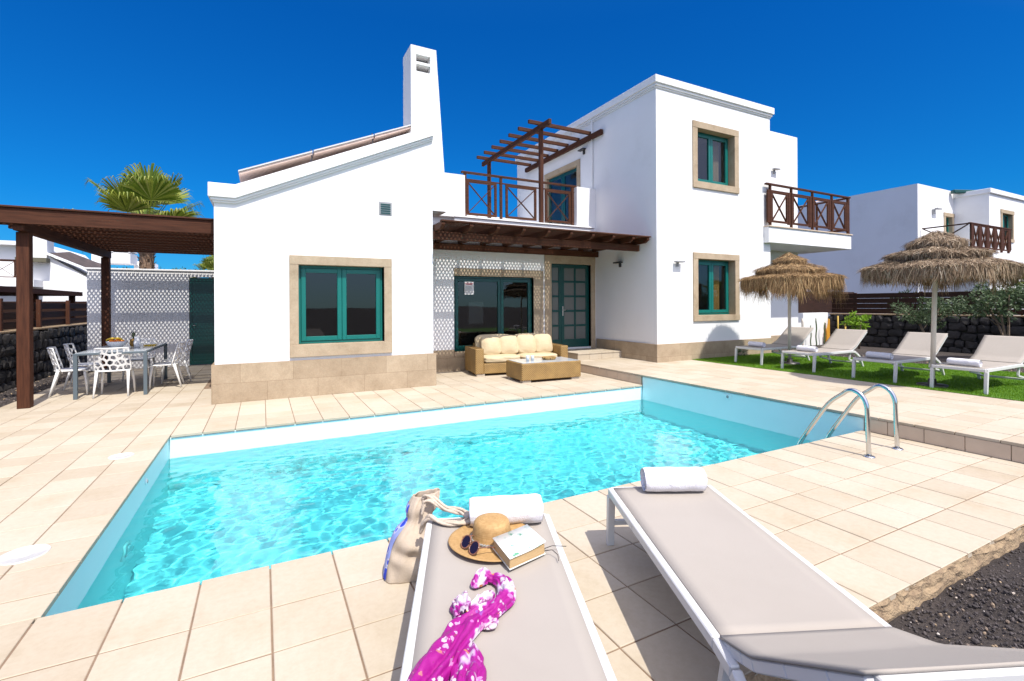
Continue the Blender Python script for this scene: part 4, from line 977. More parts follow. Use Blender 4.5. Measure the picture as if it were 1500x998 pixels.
# ------------------------------------------------------------------ straw umbrellas
def umbrella(loc, r, zp, zr, label, tiers, seed, skirt, mm, lean=(0, 0)):
    rnd = np.random.RandomState(seed); t = thing('straw_umbrella', label, 'umbrella', loc, 0, 'straw umbrellas on the lawn')
    base = Vector(loc); top = base + Vector((lean[0], lean[1], zp - loc[2]))
    MB().tube([base, base.lerp(top, .5), top - Vector((0, 0, .08))], [.034, .033, .03], 16).build('pole', M['pole'], t)
    MB().lathe([(.20, .0), (.20, .03), (.06, .04), (.05, .12), (.036, .12)], base + Vector((0, 0, .004)), 24).build('base', M['lamp'], t)
    axis = lambda z: base.lerp(top, (z - base.z) / (top.z - base.z))
    mb = MB()
    for k in range(8):
        a = k * math.pi / 4; c = axis(zp - .30); e = Vector((c.x + r * .86 * math.cos(a), c.y + r * .86 * math.sin(a), zr - .10)); mb.bar(c, e, .02, .03)
    mb.build('rib', M['pole'], t)
    # tiers: each a ring of straw running from under the tier above out to its own drooping edge
    c = axis(zp); Vs = []; Fs = []; n0 = 0
    def lump(th, k): return 1 + .07 * noise.noise(Vector((math.cos(th) * 1.6 + k * 5, math.sin(th) * 1.6, seed)))
    def dz(th, k): return .05 * noise.noise(Vector((math.cos(th) * 2.3, math.sin(th) * 2.3, seed + k * 4)))
    prev = (.0, zp); shell = MB()
    for k, (ro, zo) in enumerate(tiers):
        ri, zi = (prev[0] * .80, prev[1] - (.085 if k else 0)); last = k == len(tiers) - 1
        prof = [(max(ri, .01), zi - .02), ((ri + ro) / 2, (zi + zo) / 2 + .0), (ro * .97, zo - .03), (ro * .95, zo - .10)]
        shell.lathe(prof, (c.x, c.y, 0), 48, fn=lambda p, th, i, k=k: Vector((c.x + (p.x - c.x) * lump(th, k), c.y + (p.y - c.y) * lump(th, k), p.z + dz(th, k))))
        def straw(r0, z0, th, d, ln, w, curl):
            nonlocal n0
            cx, sy = math.cos(th), math.sin(th); d = d / np.linalg.norm(d); p0 = np.array([c.x + r0 * cx, c.y + r0 * sy, z0]); p1 = p0 + d * ln * .55; p2 = p1 + (d + np.array([0, 0, -curl])) * ln * .45
            side = np.array([-sy, cx, rnd.normal(0, .3)]) * w
            Vs.extend([p0 - side, p0 + side, p1 + side, p1 - side, p2 + side * .3, p2 - side * .3]); Fs.extend([(n0, n0 + 1, n0 + 2, n0 + 3), (n0 + 3, n0 + 2, n0 + 4, n0 + 5)]); n0 += 6
        q = math.hypot(ro - ri, zo - zi); dr, dzz = (ro - ri) / q, (zo - zi) / q
        for _ in range(int(9500 * (ro * ro - ri * ri * .7 + .03))):
            th = rnd.rand() * 6.283; f = rnd.rand() ** .75; lm = lump(th, k); cx, sy = math.cos(th), math.sin(th); tw = rnd.normal(0, .9)
            straw((ri + (ro - ri) * f) * lm, zi + (zo - zi) * f + dz(th, k) + rnd.uniform(-.005, .028), th, np.array([cx * dr - sy * tw, sy * dr + cx * tw, dzz + rnd.normal(.05, .18)]), rnd.uniform(.05, .15), rnd.uniform(.0018, .0045), .3)
        L0 = skirt if last else .13
        for _ in range(int((8200 if last else 3400) * ro)):
            th = rnd.rand() * 6.283; lm = lump(th, k); cx, sy = math.cos(th), math.sin(th); tw = rnd.normal(0, .32)
            clump = .55 + .9 * abs(noise.noise(Vector((math.cos(th) * 5, math.sin(th) * 5, seed + k)))) * 1.6
            straw(ro * lm * rnd.uniform(.93, 1.02), zo + dz(th, k) + rnd.uniform(-.03, .02), th, np.array([cx * rnd.uniform(-.2, .28) - sy * tw, sy * rnd.uniform(-.2, .28) + cx * tw, -1.0]), L0 * clump * rnd.uniform(.4, 1.15), rnd.uniform(.002, .0055), .25)
        prev = (ro, zo)
    shell.build('thatch_base', simple('straw_mat', (.16, .105, .06), .9, (.08, .05, .028), 14, 1, 60, dist=.03), t, fix=False)
    obj_np('thatch', np.array(Vs), np.array(Fs), M[mm], parent=t)
umbrella((10.45, 6.66, .19), 1.0, 2.66, 2.08, 'straw umbrella farther away, nearer to the house', [(.32, 2.50), (.68, 2.27), (.97, 2.09)], 3, .36, 'thatchg')
umbrella((9.64, 3.77, .19), 1.05, 2.70, 2.12, 'larger looking straw umbrella at the right, nearer to the camera', [(.38, 2.50), (.65, 2.32), (.96, 2.10)], 8, .25, 'thatch', lean=(.06, -.04))

# ------------------------------------------------------------------ sofa and coffee table
def rbox(mb, c, sx, sy, sz, tilt=0, axis='X', puff=0.0, n=10, seed=0):
    """soft cushion: box with rounded, puffed faces"""
    V = []; idx = {}; F = []
    def P_(a, b, cc):
        e = 5.0; v = Vector((a, b, cc)); m_ = (abs(a) ** e + abs(b) ** e + abs(cc) ** e) ** (1 / e); v = v / m_ * max(abs(a), abs(b), abs(cc))
        w = noise.noise(Vector((a * 2 + seed, b * 2, cc * 2))) * .03
        v = Vector((v.x * sx / 2 * (1 + w), v.y * sy / 2 * (1 + puff * (1 - a * a) * (1 - cc * cc) + w * 2), v.z * sz / 2 * (1 + w)))
        return c + (Matrix.Rotation(tilt, 3, axis) @ v)
    for ax in range(3):
        for sgn in (-1, 1):
            n0 = len(V)
            for i in range(n + 1):
                for j in range(n + 1):
                    q = [0, 0, 0]; q[ax] = sgn; q[(ax + 1) % 3] = -1 + 2 * i / n; q[(ax + 2) % 3] = -1 + 2 * j / n; V.append(P_(*q))
            for i in range(n):
                for j in range(n):
                    f = (n0 + i * (n + 1) + j, n0 + (i + 1) * (n + 1) + j, n0 + (i + 1) * (n + 1) + j + 1, n0 + i * (n + 1) + j + 1); F.append(f if sgn > 0 else f[::-1])
    mb.add(V, F, True)
sf = thing('sofa', 'honey wicker three seat sofa with cream cushions', 'sofa', local=True)
W_, D_ = 2.22, .90
mb = MB(); mb.box(.19, W_ - .19, .02, D_ - .14, .05, .27); mb.build('base', M['wicker'], sf, bev=.012)
mb = MB(); mb.box(.19, W_ - .19, D_ - .138, D_, .05, .66); mb.build('back', M['wicker'], sf, bev=.012)
for x in (0, W_ - .188): mb = MB(); mb.box(x, x + .188, 0, D_, .05, .60); mb.build('armrest', M['wicker'], sf, bev=.014)
for x in (.03, W_ - .21):
    for y in (.02, D_ - .16): mb = MB(); mb.box(x, x + .18, y, y + .12, .0, .049); mb.build('foot', simple('pale_feet', (.42, .36, .28), .6), sf)
cw = (W_ - .39) / 2
for k in range(2): mb = MB(); rbox(mb, Vector((.195 + cw * (k + .5), .385, .345)), cw - .01, .76, .16, seed=k); mb.build('seat_cushion', M['cushion'], sf, fix=False)
for k in range(2): mb = MB(); rbox(mb, Vector((.195 + cw * (k + .5), D_ - .18, .63)), cw - .01, .19, .46, R(-12), 'X', .1, seed=k + 5); mb.build('back_cushion', M['cushion'], sf, fix=False)
for k, (x, tl) in enumerate([(.50, 4), (.93, -3), (1.37, 5), (1.80, -2)]):
    mb = MB(); rbox(mb, Vector((x, .50, .62)), .46, .15, .46, R(-20), 'X', .8, seed=k * 3.1); mb.build('throw_cushion', M['cushion'], sf, fix=False)
place(sf, (4.06, 9.52, 0), R(-7), sf['label'])
ct = thing('coffee_table', 'low honey wicker coffee table with a glass top', 'table', local=True)
mb = MB(); mb.box(0, 1.36, 0, .78, .05, .385); mb.build('body', M['wicker'], ct, bev=.014)
mb = MB(); mb.box(.03, 1.33, .03, .75, .387, .394); mb.build('glass_top', M['tableglass'], ct, bev=.002)
for x in (.03, 1.15):
    for y in (.03, .63): mb = MB(); mb.box(x, x + .18, y, y + .12, 0, .049); mb.build('foot', bpy.data.materials['pale_feet'], ct)
place(ct, (4.50, 8.25, 0), R(-3), ct['label'])
mb = MB(); mb.lathe([(0, .0), (.13, 0), (.16, .05), (.155, .05), (.125, .008), (0, .008)], (5.35, 8.62, .395), 24); tag(mb.build('tray', M['wicker'], loc=(5.35, 8.62, .395), fix=False), 'small round wicker tray on the coffee table', 'tray')
for i, (x, y, h, lb) in enumerate([(4.78, 8.52, .12, 'clear tumbler on the coffee table, left one'), (4.95, 8.62, .10, 'clear tumbler on the coffee table beside the tray')]):
    mb = MB(); mb.lathe([(0, 0), (.03, 0), (.038, h), (.034, h), (.027, .008), (0, .008)], (x, y, .395), 20); tag(mb.build('tumbler', M['tableglass'], loc=(x, y, .395), fix=False), lb, 'glass')

# ------------------------------------------------------------------ dining corner
def voronoi_cells(w, h, nx, ny, rnd):
    pts = [((i + .5 + rnd.uniform(-.33, .33) + (.25 if j % 2 else -.25)) * w / nx, (j + .5 + rnd.uniform(-.3, .3)) * h / ny) for j in range(ny) for i in range(nx)]
    cells = []
    for a in pts:
        poly = [(0, 0), (w, 0), (w, h), (0, h)]
        for b in pts:
            if a is b: continue
            mx, my = (a[0] + b[0]) / 2, (a[1] + b[1]) / 2; dx, dy = b[0] - a[0], b[1] - a[1]; out = []
            for i in range(len(poly)):
                p, q = poly[i], poly[(i + 1) % len(poly)]; sp = (p[0] - mx) * dx + (p[1] - my) * dy; sq = (q[0] - mx) * dx + (q[1] - my) * dy
                if sp <= 0: out.append(p)
                if (sp < 0) != (sq < 0): t_ = sp / (sp - sq); out.append((p[0] + (q[0] - p[0]) * t_, p[1] + (q[1] - p[1]) * t_))
            poly = out
            if not poly: break
        if len(poly) > 2: cells.append(poly)
    return cells
def make_chair():
    t = thing('garden_chair', 'x', 'chair', local=True, group='white chairs around the dining table'); rnd = random.Random(4)
    w, h = .50, .40; V = []; F = []
    def bk(x, z):   # backrest surface: curved plan, leaning back;  local: +y is where the sitter looks
        u = (x - w / 2) / (w / 2); sc = 1 - .10 * (z / h) ** 2
        return Vector(((x - w / 2) * sc, -.20 + .085 * u * u - .10 * (z / h), .44 + z))
    for poly in voronoi_cells(w, h, 6, 4, rnd):
        cx = sum(p[0] for p in poly) / len(poly); cy = sum(p[1] for p in poly) / len(poly); rng = []
        for i in range(len(poly)):
            p, q = poly[i], poly[(i + 1) % len(poly)]
            for s in (0, .33, .66): rng.append((p[0] + (q[0] - p[0]) * s, p[1] + (q[1] - p[1]) * s))
        n = len(rng); inner = []
        rad = min(math.hypot(p[0] - cx, p[1] - cy) for p in rng)
        for p in rng:
            d = math.hypot(p[0] - cx, p[1] - cy); k = max(.2, (d - .013) / d); tgt = (cx + (p[0] - cx) * k, cy + (p[1] - cy) * k); rr = rad * .86; rd = (cx + (p[0] - cx) / d * rr, cy + (p[1] - cy) / d * rr)
            inner.append((tgt[0] * .55 + rd[0] * .45, tgt[1] * .55 + rd[1] * .45))
        b0 = len(V); V += [bk(*p) for p in rng] + [bk(*p) for p in inner]
        for i in range(n): F.append((b0 + i, b0 + (i + 1) % n, b0 + n + (i + 1) % n, b0 + n + i))
    mb = MB(); mb.add(V, F); o = mb.build('backrest', M['whitepl'], t, fix=False)
    bm = bmesh.new(); bm.from_mesh(o.data); bmesh.ops.remove_doubles(bm, verts=bm.verts, dist=.0005); bm.to_mesh(o.data); bm.free()
    md = o.modifiers.new('thick', 'SOLIDIFY'); md.thickness = .012; md.offset = 0
    rim = [bk(0, z) for z in np.linspace(0, h, 8)] + [bk(x, h) for x in np.linspace(.03, w - .03, 12)] + [bk(w, z) for z in np.linspace(h, 0, 8)]
    MB().tube(rim, .011, 8).build('rim', M['whitepl'], o)
    mb = MB(); n = 16; V = []; F = []
    for j in range(n + 1):
        for i in range(n + 1):
            u = -1 + 2 * i / n; v = j / n; V.append((u * (.245 - .02 * v), -.215 + .085 * u * u * (1 - v) + .46 * v, .455 - .018 * (1 - u * u) * math.sin(math.pi * v) - (.03 * max(0, v - .85) / .15)))
    for j in range(n):
        for i in range(n): a = j * (n + 1) + i; F.append((a, a + 1, a + n + 2, a + n + 1))
    mb.add(V, F, True); o = mb.build('seat', M['whitepl'], t, fix=False); md = o.modifiers.new('thick', 'SOLIDIFY'); md.thickness = .022
    for sx in (-1, 1):
        MB().tube([(sx * .20, .19, .44), (sx * .225, .215, .22), (sx * .235, .225, 0)], [.023, .018, .013], 10).build('leg', M['whitepl'], t)
        MB().tube([(sx * .215, -.15, .45), (sx * .225, -.21, .22), (sx * .235, -.27, 0)], [.025, .019, .013], 10).build('leg', M['whitepl'], t)
    return t
ch0 = make_chair()
for i, (x, y, a, lb) in enumerate([(-2.31, 10.72, 0, 'white perforated chair at the near end of the table, its back to the pool'),
        (-3.02, 11.15, -78, 'white chair on the left side of the table, nearer one'), (-3.04, 12.0, -85, 'white chair on the left side of the table, farther one'),
        (-1.66, 11.3, 92, 'white chair on the right side of the table, nearer one'), (-1.60, 12.02, 96, 'white chair on the right side of the table, farther one'),
        (-2.35, 12.85, 178, 'white chair at the far end of the table near the screen wall')]):
    o = ch0 if i == 0 else dup(ch0)
    place(o, (x, y, 0), R(a), lb)
dt = thing('dining_table', 'rectangular dining table with a pale glass top and grey blue metal legs', 'table', (-2.31, 11.5, 0))
mb = MB(); mb.box(-2.81, -1.81, 10.47, 12.5, .735, .765); mb.build('frame', M['metalgrey'], dt, bev=.003)
mb = MB(); mb.box(-2.79, -1.83, 10.49, 12.48, .767, .775); mb.build('tabletop', M['tableglass'], dt, bev=.002)
for x in (-2.81, -1.865):
    for y in (10.47, 12.445): mb = MB(); mb.box(x, x + .055, y, y + .055, 0, .734); mb.build('leg', M['metalgrey'], dt, bev=.003)
mb = MB(); mb.lathe([(0, 0), (.06, 0), (.13, .07), (.16, .13), (.155, .13), (.12, .07), (.05, .01), (0, .01)], (-2.42, 11.35, .776), 28); tag(mb.build('fruit_bowl', M['whitepl'], loc=(-2.42, 11.35, .776), fix=False), 'white fruit bowl on the dining table', 'bowl')
rb = random.Random(2)
for k, (x, y, z) in enumerate([(-2.47, 11.30, .90), (-2.38, 11.30, .905), (-2.43, 11.39, .90), (-2.35, 11.39, .90), (-2.50, 11.38, .905)]):
    mb = MB(); bpts = [(math.sin(a) * .04, -math.cos(a) * .04) for a in [math.pi * i / 8 for i in range(9)]]; mb.lathe(bpts, (x, y, z), 14)
    tag(mb.build('orange', M['orange'], loc=(x, y, z), fix=False), 'round orange heaped in the white fruit bowl', 'orange', 'oranges in the fruit bowl')
t = thing('banana_bunch', 'yellow bananas lying on top of the fruit bowl', 'bananas', (-2.42, 11.32, .93))
for k in range(4):
    a0 = -.5 + .3 * k; pts = [(-2.42 + .11 * math.cos(a) * math.cos(a0) - .02 * k + .02, 11.30 + .11 * math.cos(a) * math.sin(a0) , .915 + .05 * math.sin(a)) for a in [math.pi * (.08 + .84 * i / 8) for i in range(9)]]
    MB().tube(pts, [.005, .012, .016, .017, .017, .017, .016, .012, .005], 8).build('banana', M['banana'], t)
t = thing('pineapple', 'pineapple with green leaves standing behind the fruit bowl', 'pineapple', (-2.22, 11.62, .776))
MB().lathe([(0, 0), (.045, .005), (.06, .05), (.062, .09), (.05, .14), (.02, .16), (0, .16)], (-2.22, 11.62, .776), 20).build('fruit', M['pine'], t)
mb = MB()
for k in range(26):
    a = k * 2.4; r_ = .012 + .05 * rb.random(); c = Vector((-2.22, 11.62, .93)); e = c + Vector((r_ * math.cos(a), r_ * math.sin(a), rb.uniform(.08, .17))); sd = Vector((-math.sin(a), math.cos(a), 0)) * .010
    mb.add([c - sd, c + sd, (c + e) / 2 + sd * .8 + Vector((0, 0, .02)), (c + e) / 2 - sd * .8 + Vector((0, 0, .02)), e], [(0, 1, 2, 3), (3, 2, 4)])
mb.build('leaves', M['leaf'], t, fix=False)
mb = MB(); mb.lathe([(0, 0), (.05, 0), (.06, .08), (.045, .17), (.05, .20), (.046, .2), (.04, .17), (.05, .08), (0, .01)], (-2.12, 11.40, .776), 22); mb.tube([(-2.07, 11.40, .95), (-2.01, 11.4, .93), (-2.02, 11.4, .86), (-2.06, 11.4, .84)], .007, 8)
tag(mb.build('pitcher', M['whitepl'], loc=(-2.12, 11.4, .776), fix=False), 'white pitcher next to the fruit bowl', 'pitcher')
mb = MB(); mb.lathe([(0, 0), (.09, 0), (.12, .02), (.115, .02), (0, .008)], (-1.98, 11.75, .776), 22); tag(mb.build('plate', M['banana'], loc=(-1.98, 11.75, .776), fix=False), 'small dish with yellow snacks on the dining table', 'dish')

# pergola over the dining corner
pe = thing('pergola', 'dark brown wooden pergola with a lattice roof over the dining table', 'pergola', (-2.2, 12.2, 0))
for x, y in ((-3.25, 10.02), (-3.25, 14.35)): mb = MB(); mb.box(x - .075, x + .075, y - .075, y + .075, 0, 2.70); mb.build('post', M['woodz'], pe, bev=.006)
mb = MB(); mb.box(-3.31, -3.19, 9.80, 14.55, 2.705, 2.86); mb.build('beam', M['woody'], pe, bev=.006)
mb = MB(); mb.box(-.80, -.69, 9.80, 14.55, 2.705, 2.86); mb.build('beam', M['woody'], pe, bev=.006)
mb = MB(); mb.box(-3.9, -.69, 9.74, 9.80, 2.80, 3.03); mb.box(-3.92, -.69, 9.71, 9.78, 3.032, 3.062); mb.build('front_board', M['wood'], pe, bev=.005)
mb = MB(); mb.box(-3.9, -.69, 9.80, 9.92, 2.70, 2.80) if False else None
for k in range(10):
    y = 9.98 + .50 * k; mb = MB(); mb.box(-3.75, -.69, y - .04, y + .04, 2.865, 2.985); mb.build('rafter', M['wood'], pe, bev=.004)
mb = MB(); lattice(mb, -3.78, -.70, 9.82, 14.62, 2.992, .083, .026, .006); mb.build('lattice', M['lattice'], pe, fix=False)

# screen wall and gate behind the dining corner
sw = MB(); sw.box(-3.76, -1.70, 15.0, 15.2, 0, 2.46); sw.box(-1.70, -.70, 15.0, 15.2, 2.32, 2.46); sw.box(-3.8, -.70, 14.97, 15.23, 2.46, 2.50)
o = sw.build('garden_wall', M['stucco'], loc=(-2.5, 15, 0), bev=.006); tag(o, 'white garden wall behind the dining table, dappled by the lattice', 'wall')
t = thing('garden_gate', 'dark green metal gate between the white garden wall and the villa', 'gate', (-1.2, 15.05, 0))
mb = MB()
for a in (-1.695, -.76): mb.box(a, a + .055, 15.03, 15.09, .02, 2.30)
mb.box(-1.64, -.76, 15.03, 15.09, 2.22, 2.30); mb.box(-1.64, -.76, 15.03, 15.09, .02, .10); mb.build('frame', M['greend'], t, bev=.003)
mb = MB(); mb.box(-1.64, -.76, 15.05, 15.07, .10, 2.22)
for k in range(20): mb.box(-1.635, -.765, 15.04, 15.05, .14 + .104 * k, .175 + .104 * k)
mb.build('panel', M['greend'], t); mb = MB(); mb.tube([(-1.62, 15.03, 1.05), (-1.62, 14.98, 1.05), (-1.55, 14.98, 1.05)], .01, 8); mb.build('handle', M['steel'], t)
# things leaning by the wall
# ------------------------------------------------------------------ lava stone walls with board fences
def stone_wall(name, X0, X1, y0, y1, z0, z1, face, label):
    t = thing(name, label, 'stone wall', ((X0 + X1) / 2, (y0 + y1) / 2, z0)); rs_ = np.random.RandomState(int(abs(X0) * 7))
    mb = MB(); mb.box(X0 + .07, X1 - .07, y0, y1, z0, z1 - .04); mb.build('core', M['lava'], t)
    ico = bmesh.new(); bmesh.ops.create_icosphere(ico, subdivisions=2, radius=1); bv = np.array([v.co[:] for v in ico.verts]); bf = np.array([[v.index for v in f.verts] for f in ico.faces]); ico.free()
    Vs = []; Fs = []; k = 0; xf = X0 if face < 0 else X1; y = y0; rows = 5; rh = (z1 - z0 - .05) / rows
    for r_ in range(rows):
        y = y0 - rs_.uniform(0, .2)
        while y < y1:
            w = rs_.uniform(.18, .42); c = np.array([xf - face * .06, y + w / 2, z0 + rh * (r_ + .5) + rs_.normal(0, .02)])
            v = np.sign(bv) * np.abs(bv) ** .62 * np.array([.10, w * .52, rh * .55]); n = np.array([noise.noise(Vector(b * 1.6) + Vector((k * .01, r_, y))) for b in bv])[:, None]
            Vs.append(v * (1 + .28 * n) + c); Fs.append(bf + k); k += len(bv); y += w
    obj_np('stones', np.concatenate(Vs), np.concatenate(Fs), M['lava'], parent=t)
    mb = MB(); mb.box(X0 - .01, X1 + .01, y0, y1, z1 - .045, z1); mb.build('coping', M['concrete'], t, bev=.01)
    return t
stone_wall('stone_wall', 17.25, 17.6, -4, 9.6, .05, 1.20, -1, 'dark lava stone wall behind the lawn at the right')
stone_wall('stone_wall', -4.65, -4.30, 5, 19.5, -.1, 1.10, 1, 'dark lava stone wall along the left edge behind the dining corner')
def board_fence(label, X, y0, y1, z0, z1, n, gap, posts=None):
    t = thing('board_fence', label, 'fence', (X, (y0 + y1) / 2, z0)); h = (z1 - z0) / n
    for k in range(n):
        mb = MB(); mb.box(X - .015 + (.02 if k % 2 else 0), X + .012 + (.02 if k % 2 else 0), y0, y1, z0 + h * k + .004, z0 + h * (k + 1) - gap); mb.build('board', M['fence'], t, bev=.003)
    y = y0 + .3
    while y < y1: mb = MB(); mb.box(X + .036, X + .11, y - .04, y + .04, z0, z1 + .02); mb.build('post', M['woodz'], t); y += 1.8
    return t
board_fence('dark brown board fence on top of the lava wall at the right', 17.42, -4, 9.6, 1.205, 1.86, 4, .006)
board_fence('open dark brown board fence on top of the left lava wall', -4.48, 5, 19.5, 1.105, 1.70, 3, .05)

# white low wall with cane and cactus beside it
o = MB().box(15.42, 17.24, 9.62, 9.8, .0, 1.22).build('garden_wall', M['stucco'], loc=(16.3, 9.7, 0), bev=.01); tag(o, 'low white garden wall behind the lawn with cacti in front', 'wall')
o = MB().box(15.40, 19.5, 9.95, 10.0, 1.20, 1.95).build('board_fence', M['fencex'], loc=(17, 10, 1.2), bev=.004); tag(o, 'brown board fence above the low white garden wall', 'fence')
rb = random.Random(5)
for i, (x, h, r_, m, lb) in enumerate([(15.50, .95, .035, 'pole', 'grey post against the villa at the left end of the low white wall'), (16.25, .95, .02, 'cactus', 'tall thin grey green cactus before the low white wall'), (15.95, .72, .018, 'cactus', 'shorter cactus with a dark tip before the low white wall'), (16.72, .80, .02, 'cactus', 'cactus beside the orange sheet before the low white wall')]):
    mb = MB(); pts = [(x + .02 * math.sin(k * 1.3 + i), 9.45, .1 + h * k / 8) for k in range(9)]; mb.tube(pts, [r_] * 8 + [r_ * .5], 9)
    tag(mb.build('post' if i == 0 else 'cactus', M[m], loc=(x, 9.45, .1)), lb, 'post' if i == 0 else 'cactus')
mb = MB(); mb.prism([(16.92, .15), (17.12, .15), (17.12, 1.0), (17.06, 1.02), (17.02, .8), (16.94, .62)], 9.50, 9.53); tag(mb.build('sheet', M['orangewall'], loc=(17.0, 9.5, .15)), 'ragged orange sheet standing at the end of the low white wall', 'panel')
for i, (y, h, lb) in enumerate([(9.15, .98, 'taller yellow cane stake in front of the lava wall corner'), (8.92, .72, 'shorter yellow cane stake in front of the lava wall corner')]):
    tag(MB().tube([(16.95, y, .14), (16.95, y, .14 + h)], .022, 8).build('cane_stake', M['bamboo'], loc=(16.95, y, .14)), lb, 'stake')

# ------------------------------------------------------------------ plants
def leaf_cloud(name, clumps, n, ln, w, m, parent, seed):
    rs_ = np.random.RandomState(seed); V = []; F = []; k = 0
    for (cx, cy, cz, r_) in clumps:
        for _ in range(n):
            d = rs_.normal(0, 1, 3); d /= np.linalg.norm(d); rad = r_ * rs_.uniform(.35, 1.0) ** .5; p = np.array([cx, cy, cz]) + d * rad * np.array([1, 1, .85])
            a = d * .7 + rs_.normal(0, .6, 3) + np.array([0, 0, .15]); a /= np.linalg.norm(a); s = np.cross(a, rs_.normal(0, 1, 3)); s /= np.linalg.norm(s) + 1e-9; L_ = ln * rs_.uniform(.6, 1.2); ww = w * rs_.uniform(.7, 1.2)
            V += [p, p + a * L_ * .5 + s * ww, p + a * L_, p + a * L_ * .5 - s * ww]; F.append((k, k + 1, k + 2, k + 3)); k += 4
    return obj_np(name, np.array(V), np.array(F), m, parent=parent)
def small_tree(loc, h, spread, label, m, seed, n=70, ln=.09, w=.016, cat_='tree', group=None, stems=3, nc=22):
    t = thing(cat_ if cat_ != 'tree' else 'small_tree', label, cat_, loc, 0, group); rb = random.Random(seed); b = Vector(loc); mb = MB(); cl = []
    for k in range(stems):
        a = rb.uniform(0, 6.28); q = b + Vector((math.cos(a) * .06, math.sin(a) * .06, h * .28)); e = b + Vector((math.cos(a) * spread * .6, math.sin(a) * spread * .6, h * rb.uniform(.7, .85)))
        mb.tube([b, q, q.lerp(e, .5) + Vector((0, 0, .05)), e], [.035, .028, .018, .008], 8)
        for j in range(3):
            c = q.lerp(e, .35 + .2 * j); f = c + Vector((rb.uniform(-1, 1) * spread * .6, rb.uniform(-1, 1) * spread * .6, h * .18)); mb.tube([c, c.lerp(f, .5), f], [.012, .009, .004], 6); cl.append((f.x, f.y, f.z, spread * .26))
        cl.append((e.x, e.y, e.z, spread * .3))
    while len(cl) < nc:
        a = rb.uniform(0, 6.28); r_ = spread * rb.random() ** .5; cl.append((b.x + r_ * math.cos(a), b.y + r_ * math.sin(a), b.z + h * rb.uniform(.5, 1.0), spread * rb.uniform(.14, .3)))
    mb.build('trunk', M['bark'], t); leaf_cloud('crown', cl, n, ln, w, M[m], t, seed); return t
small_tree((15.3, 6.02, .12), 1.55, .62, 'small grey green tree behind the right umbrella pole', 'leaf', 3, n=110)
small_tree((15.1, 4.50, .12), 2.0, .62, 'small twin stemmed tree at the right edge behind the nearest lawn lounger', 'leaf', 9, n=115)
small_tree((16.2, 8.15, .12), 1.05, .34, 'young lime green plant beside the yellow canes', 'lime', 5, n=34, ln=.12, w=.024, cat_='shrub', stems=1, nc=14)
for i, (x, y, h, s_, lb) in enumerate([(19.3, 8.3, 2.25, .55, 'green shrub behind the fence left of the right umbrella pole'), (19.6, 6.3, 2.3, .75, 'green shrub behind the fence right of the right umbrella pole'), (19.0, 5.0, 2.25, .5, 'dusty shrub behind the fence near the right edge')]):
    small_tree((x, y, -.1), h, s_, lb, 'leaf', 20 + i, n=60, ln=.14, w=.022, cat_='shrub', nc=18)
def low_plant(loc, r_, label, m, seed):
    t = thing('low_plant', label, 'plant', loc); leaf_cloud('leaves', [(loc[0], loc[1], loc[2] + r_ * .5, r_)], 60, .1, .018, M[m], t, seed)
low_plant((10.9, 8.2, .2), .11, 'small green tuft at the back of the lawn by the plinth', 'leaf', 41)
low_plant((14.7, 9.2, .12), .16, 'low green plant in front of the recessed villa wall', 'leaf', 42)
low_plant((16.4, 8.6, .12), .14, 'low lime green plant at the foot of the young lime plant', 'lime', 43)

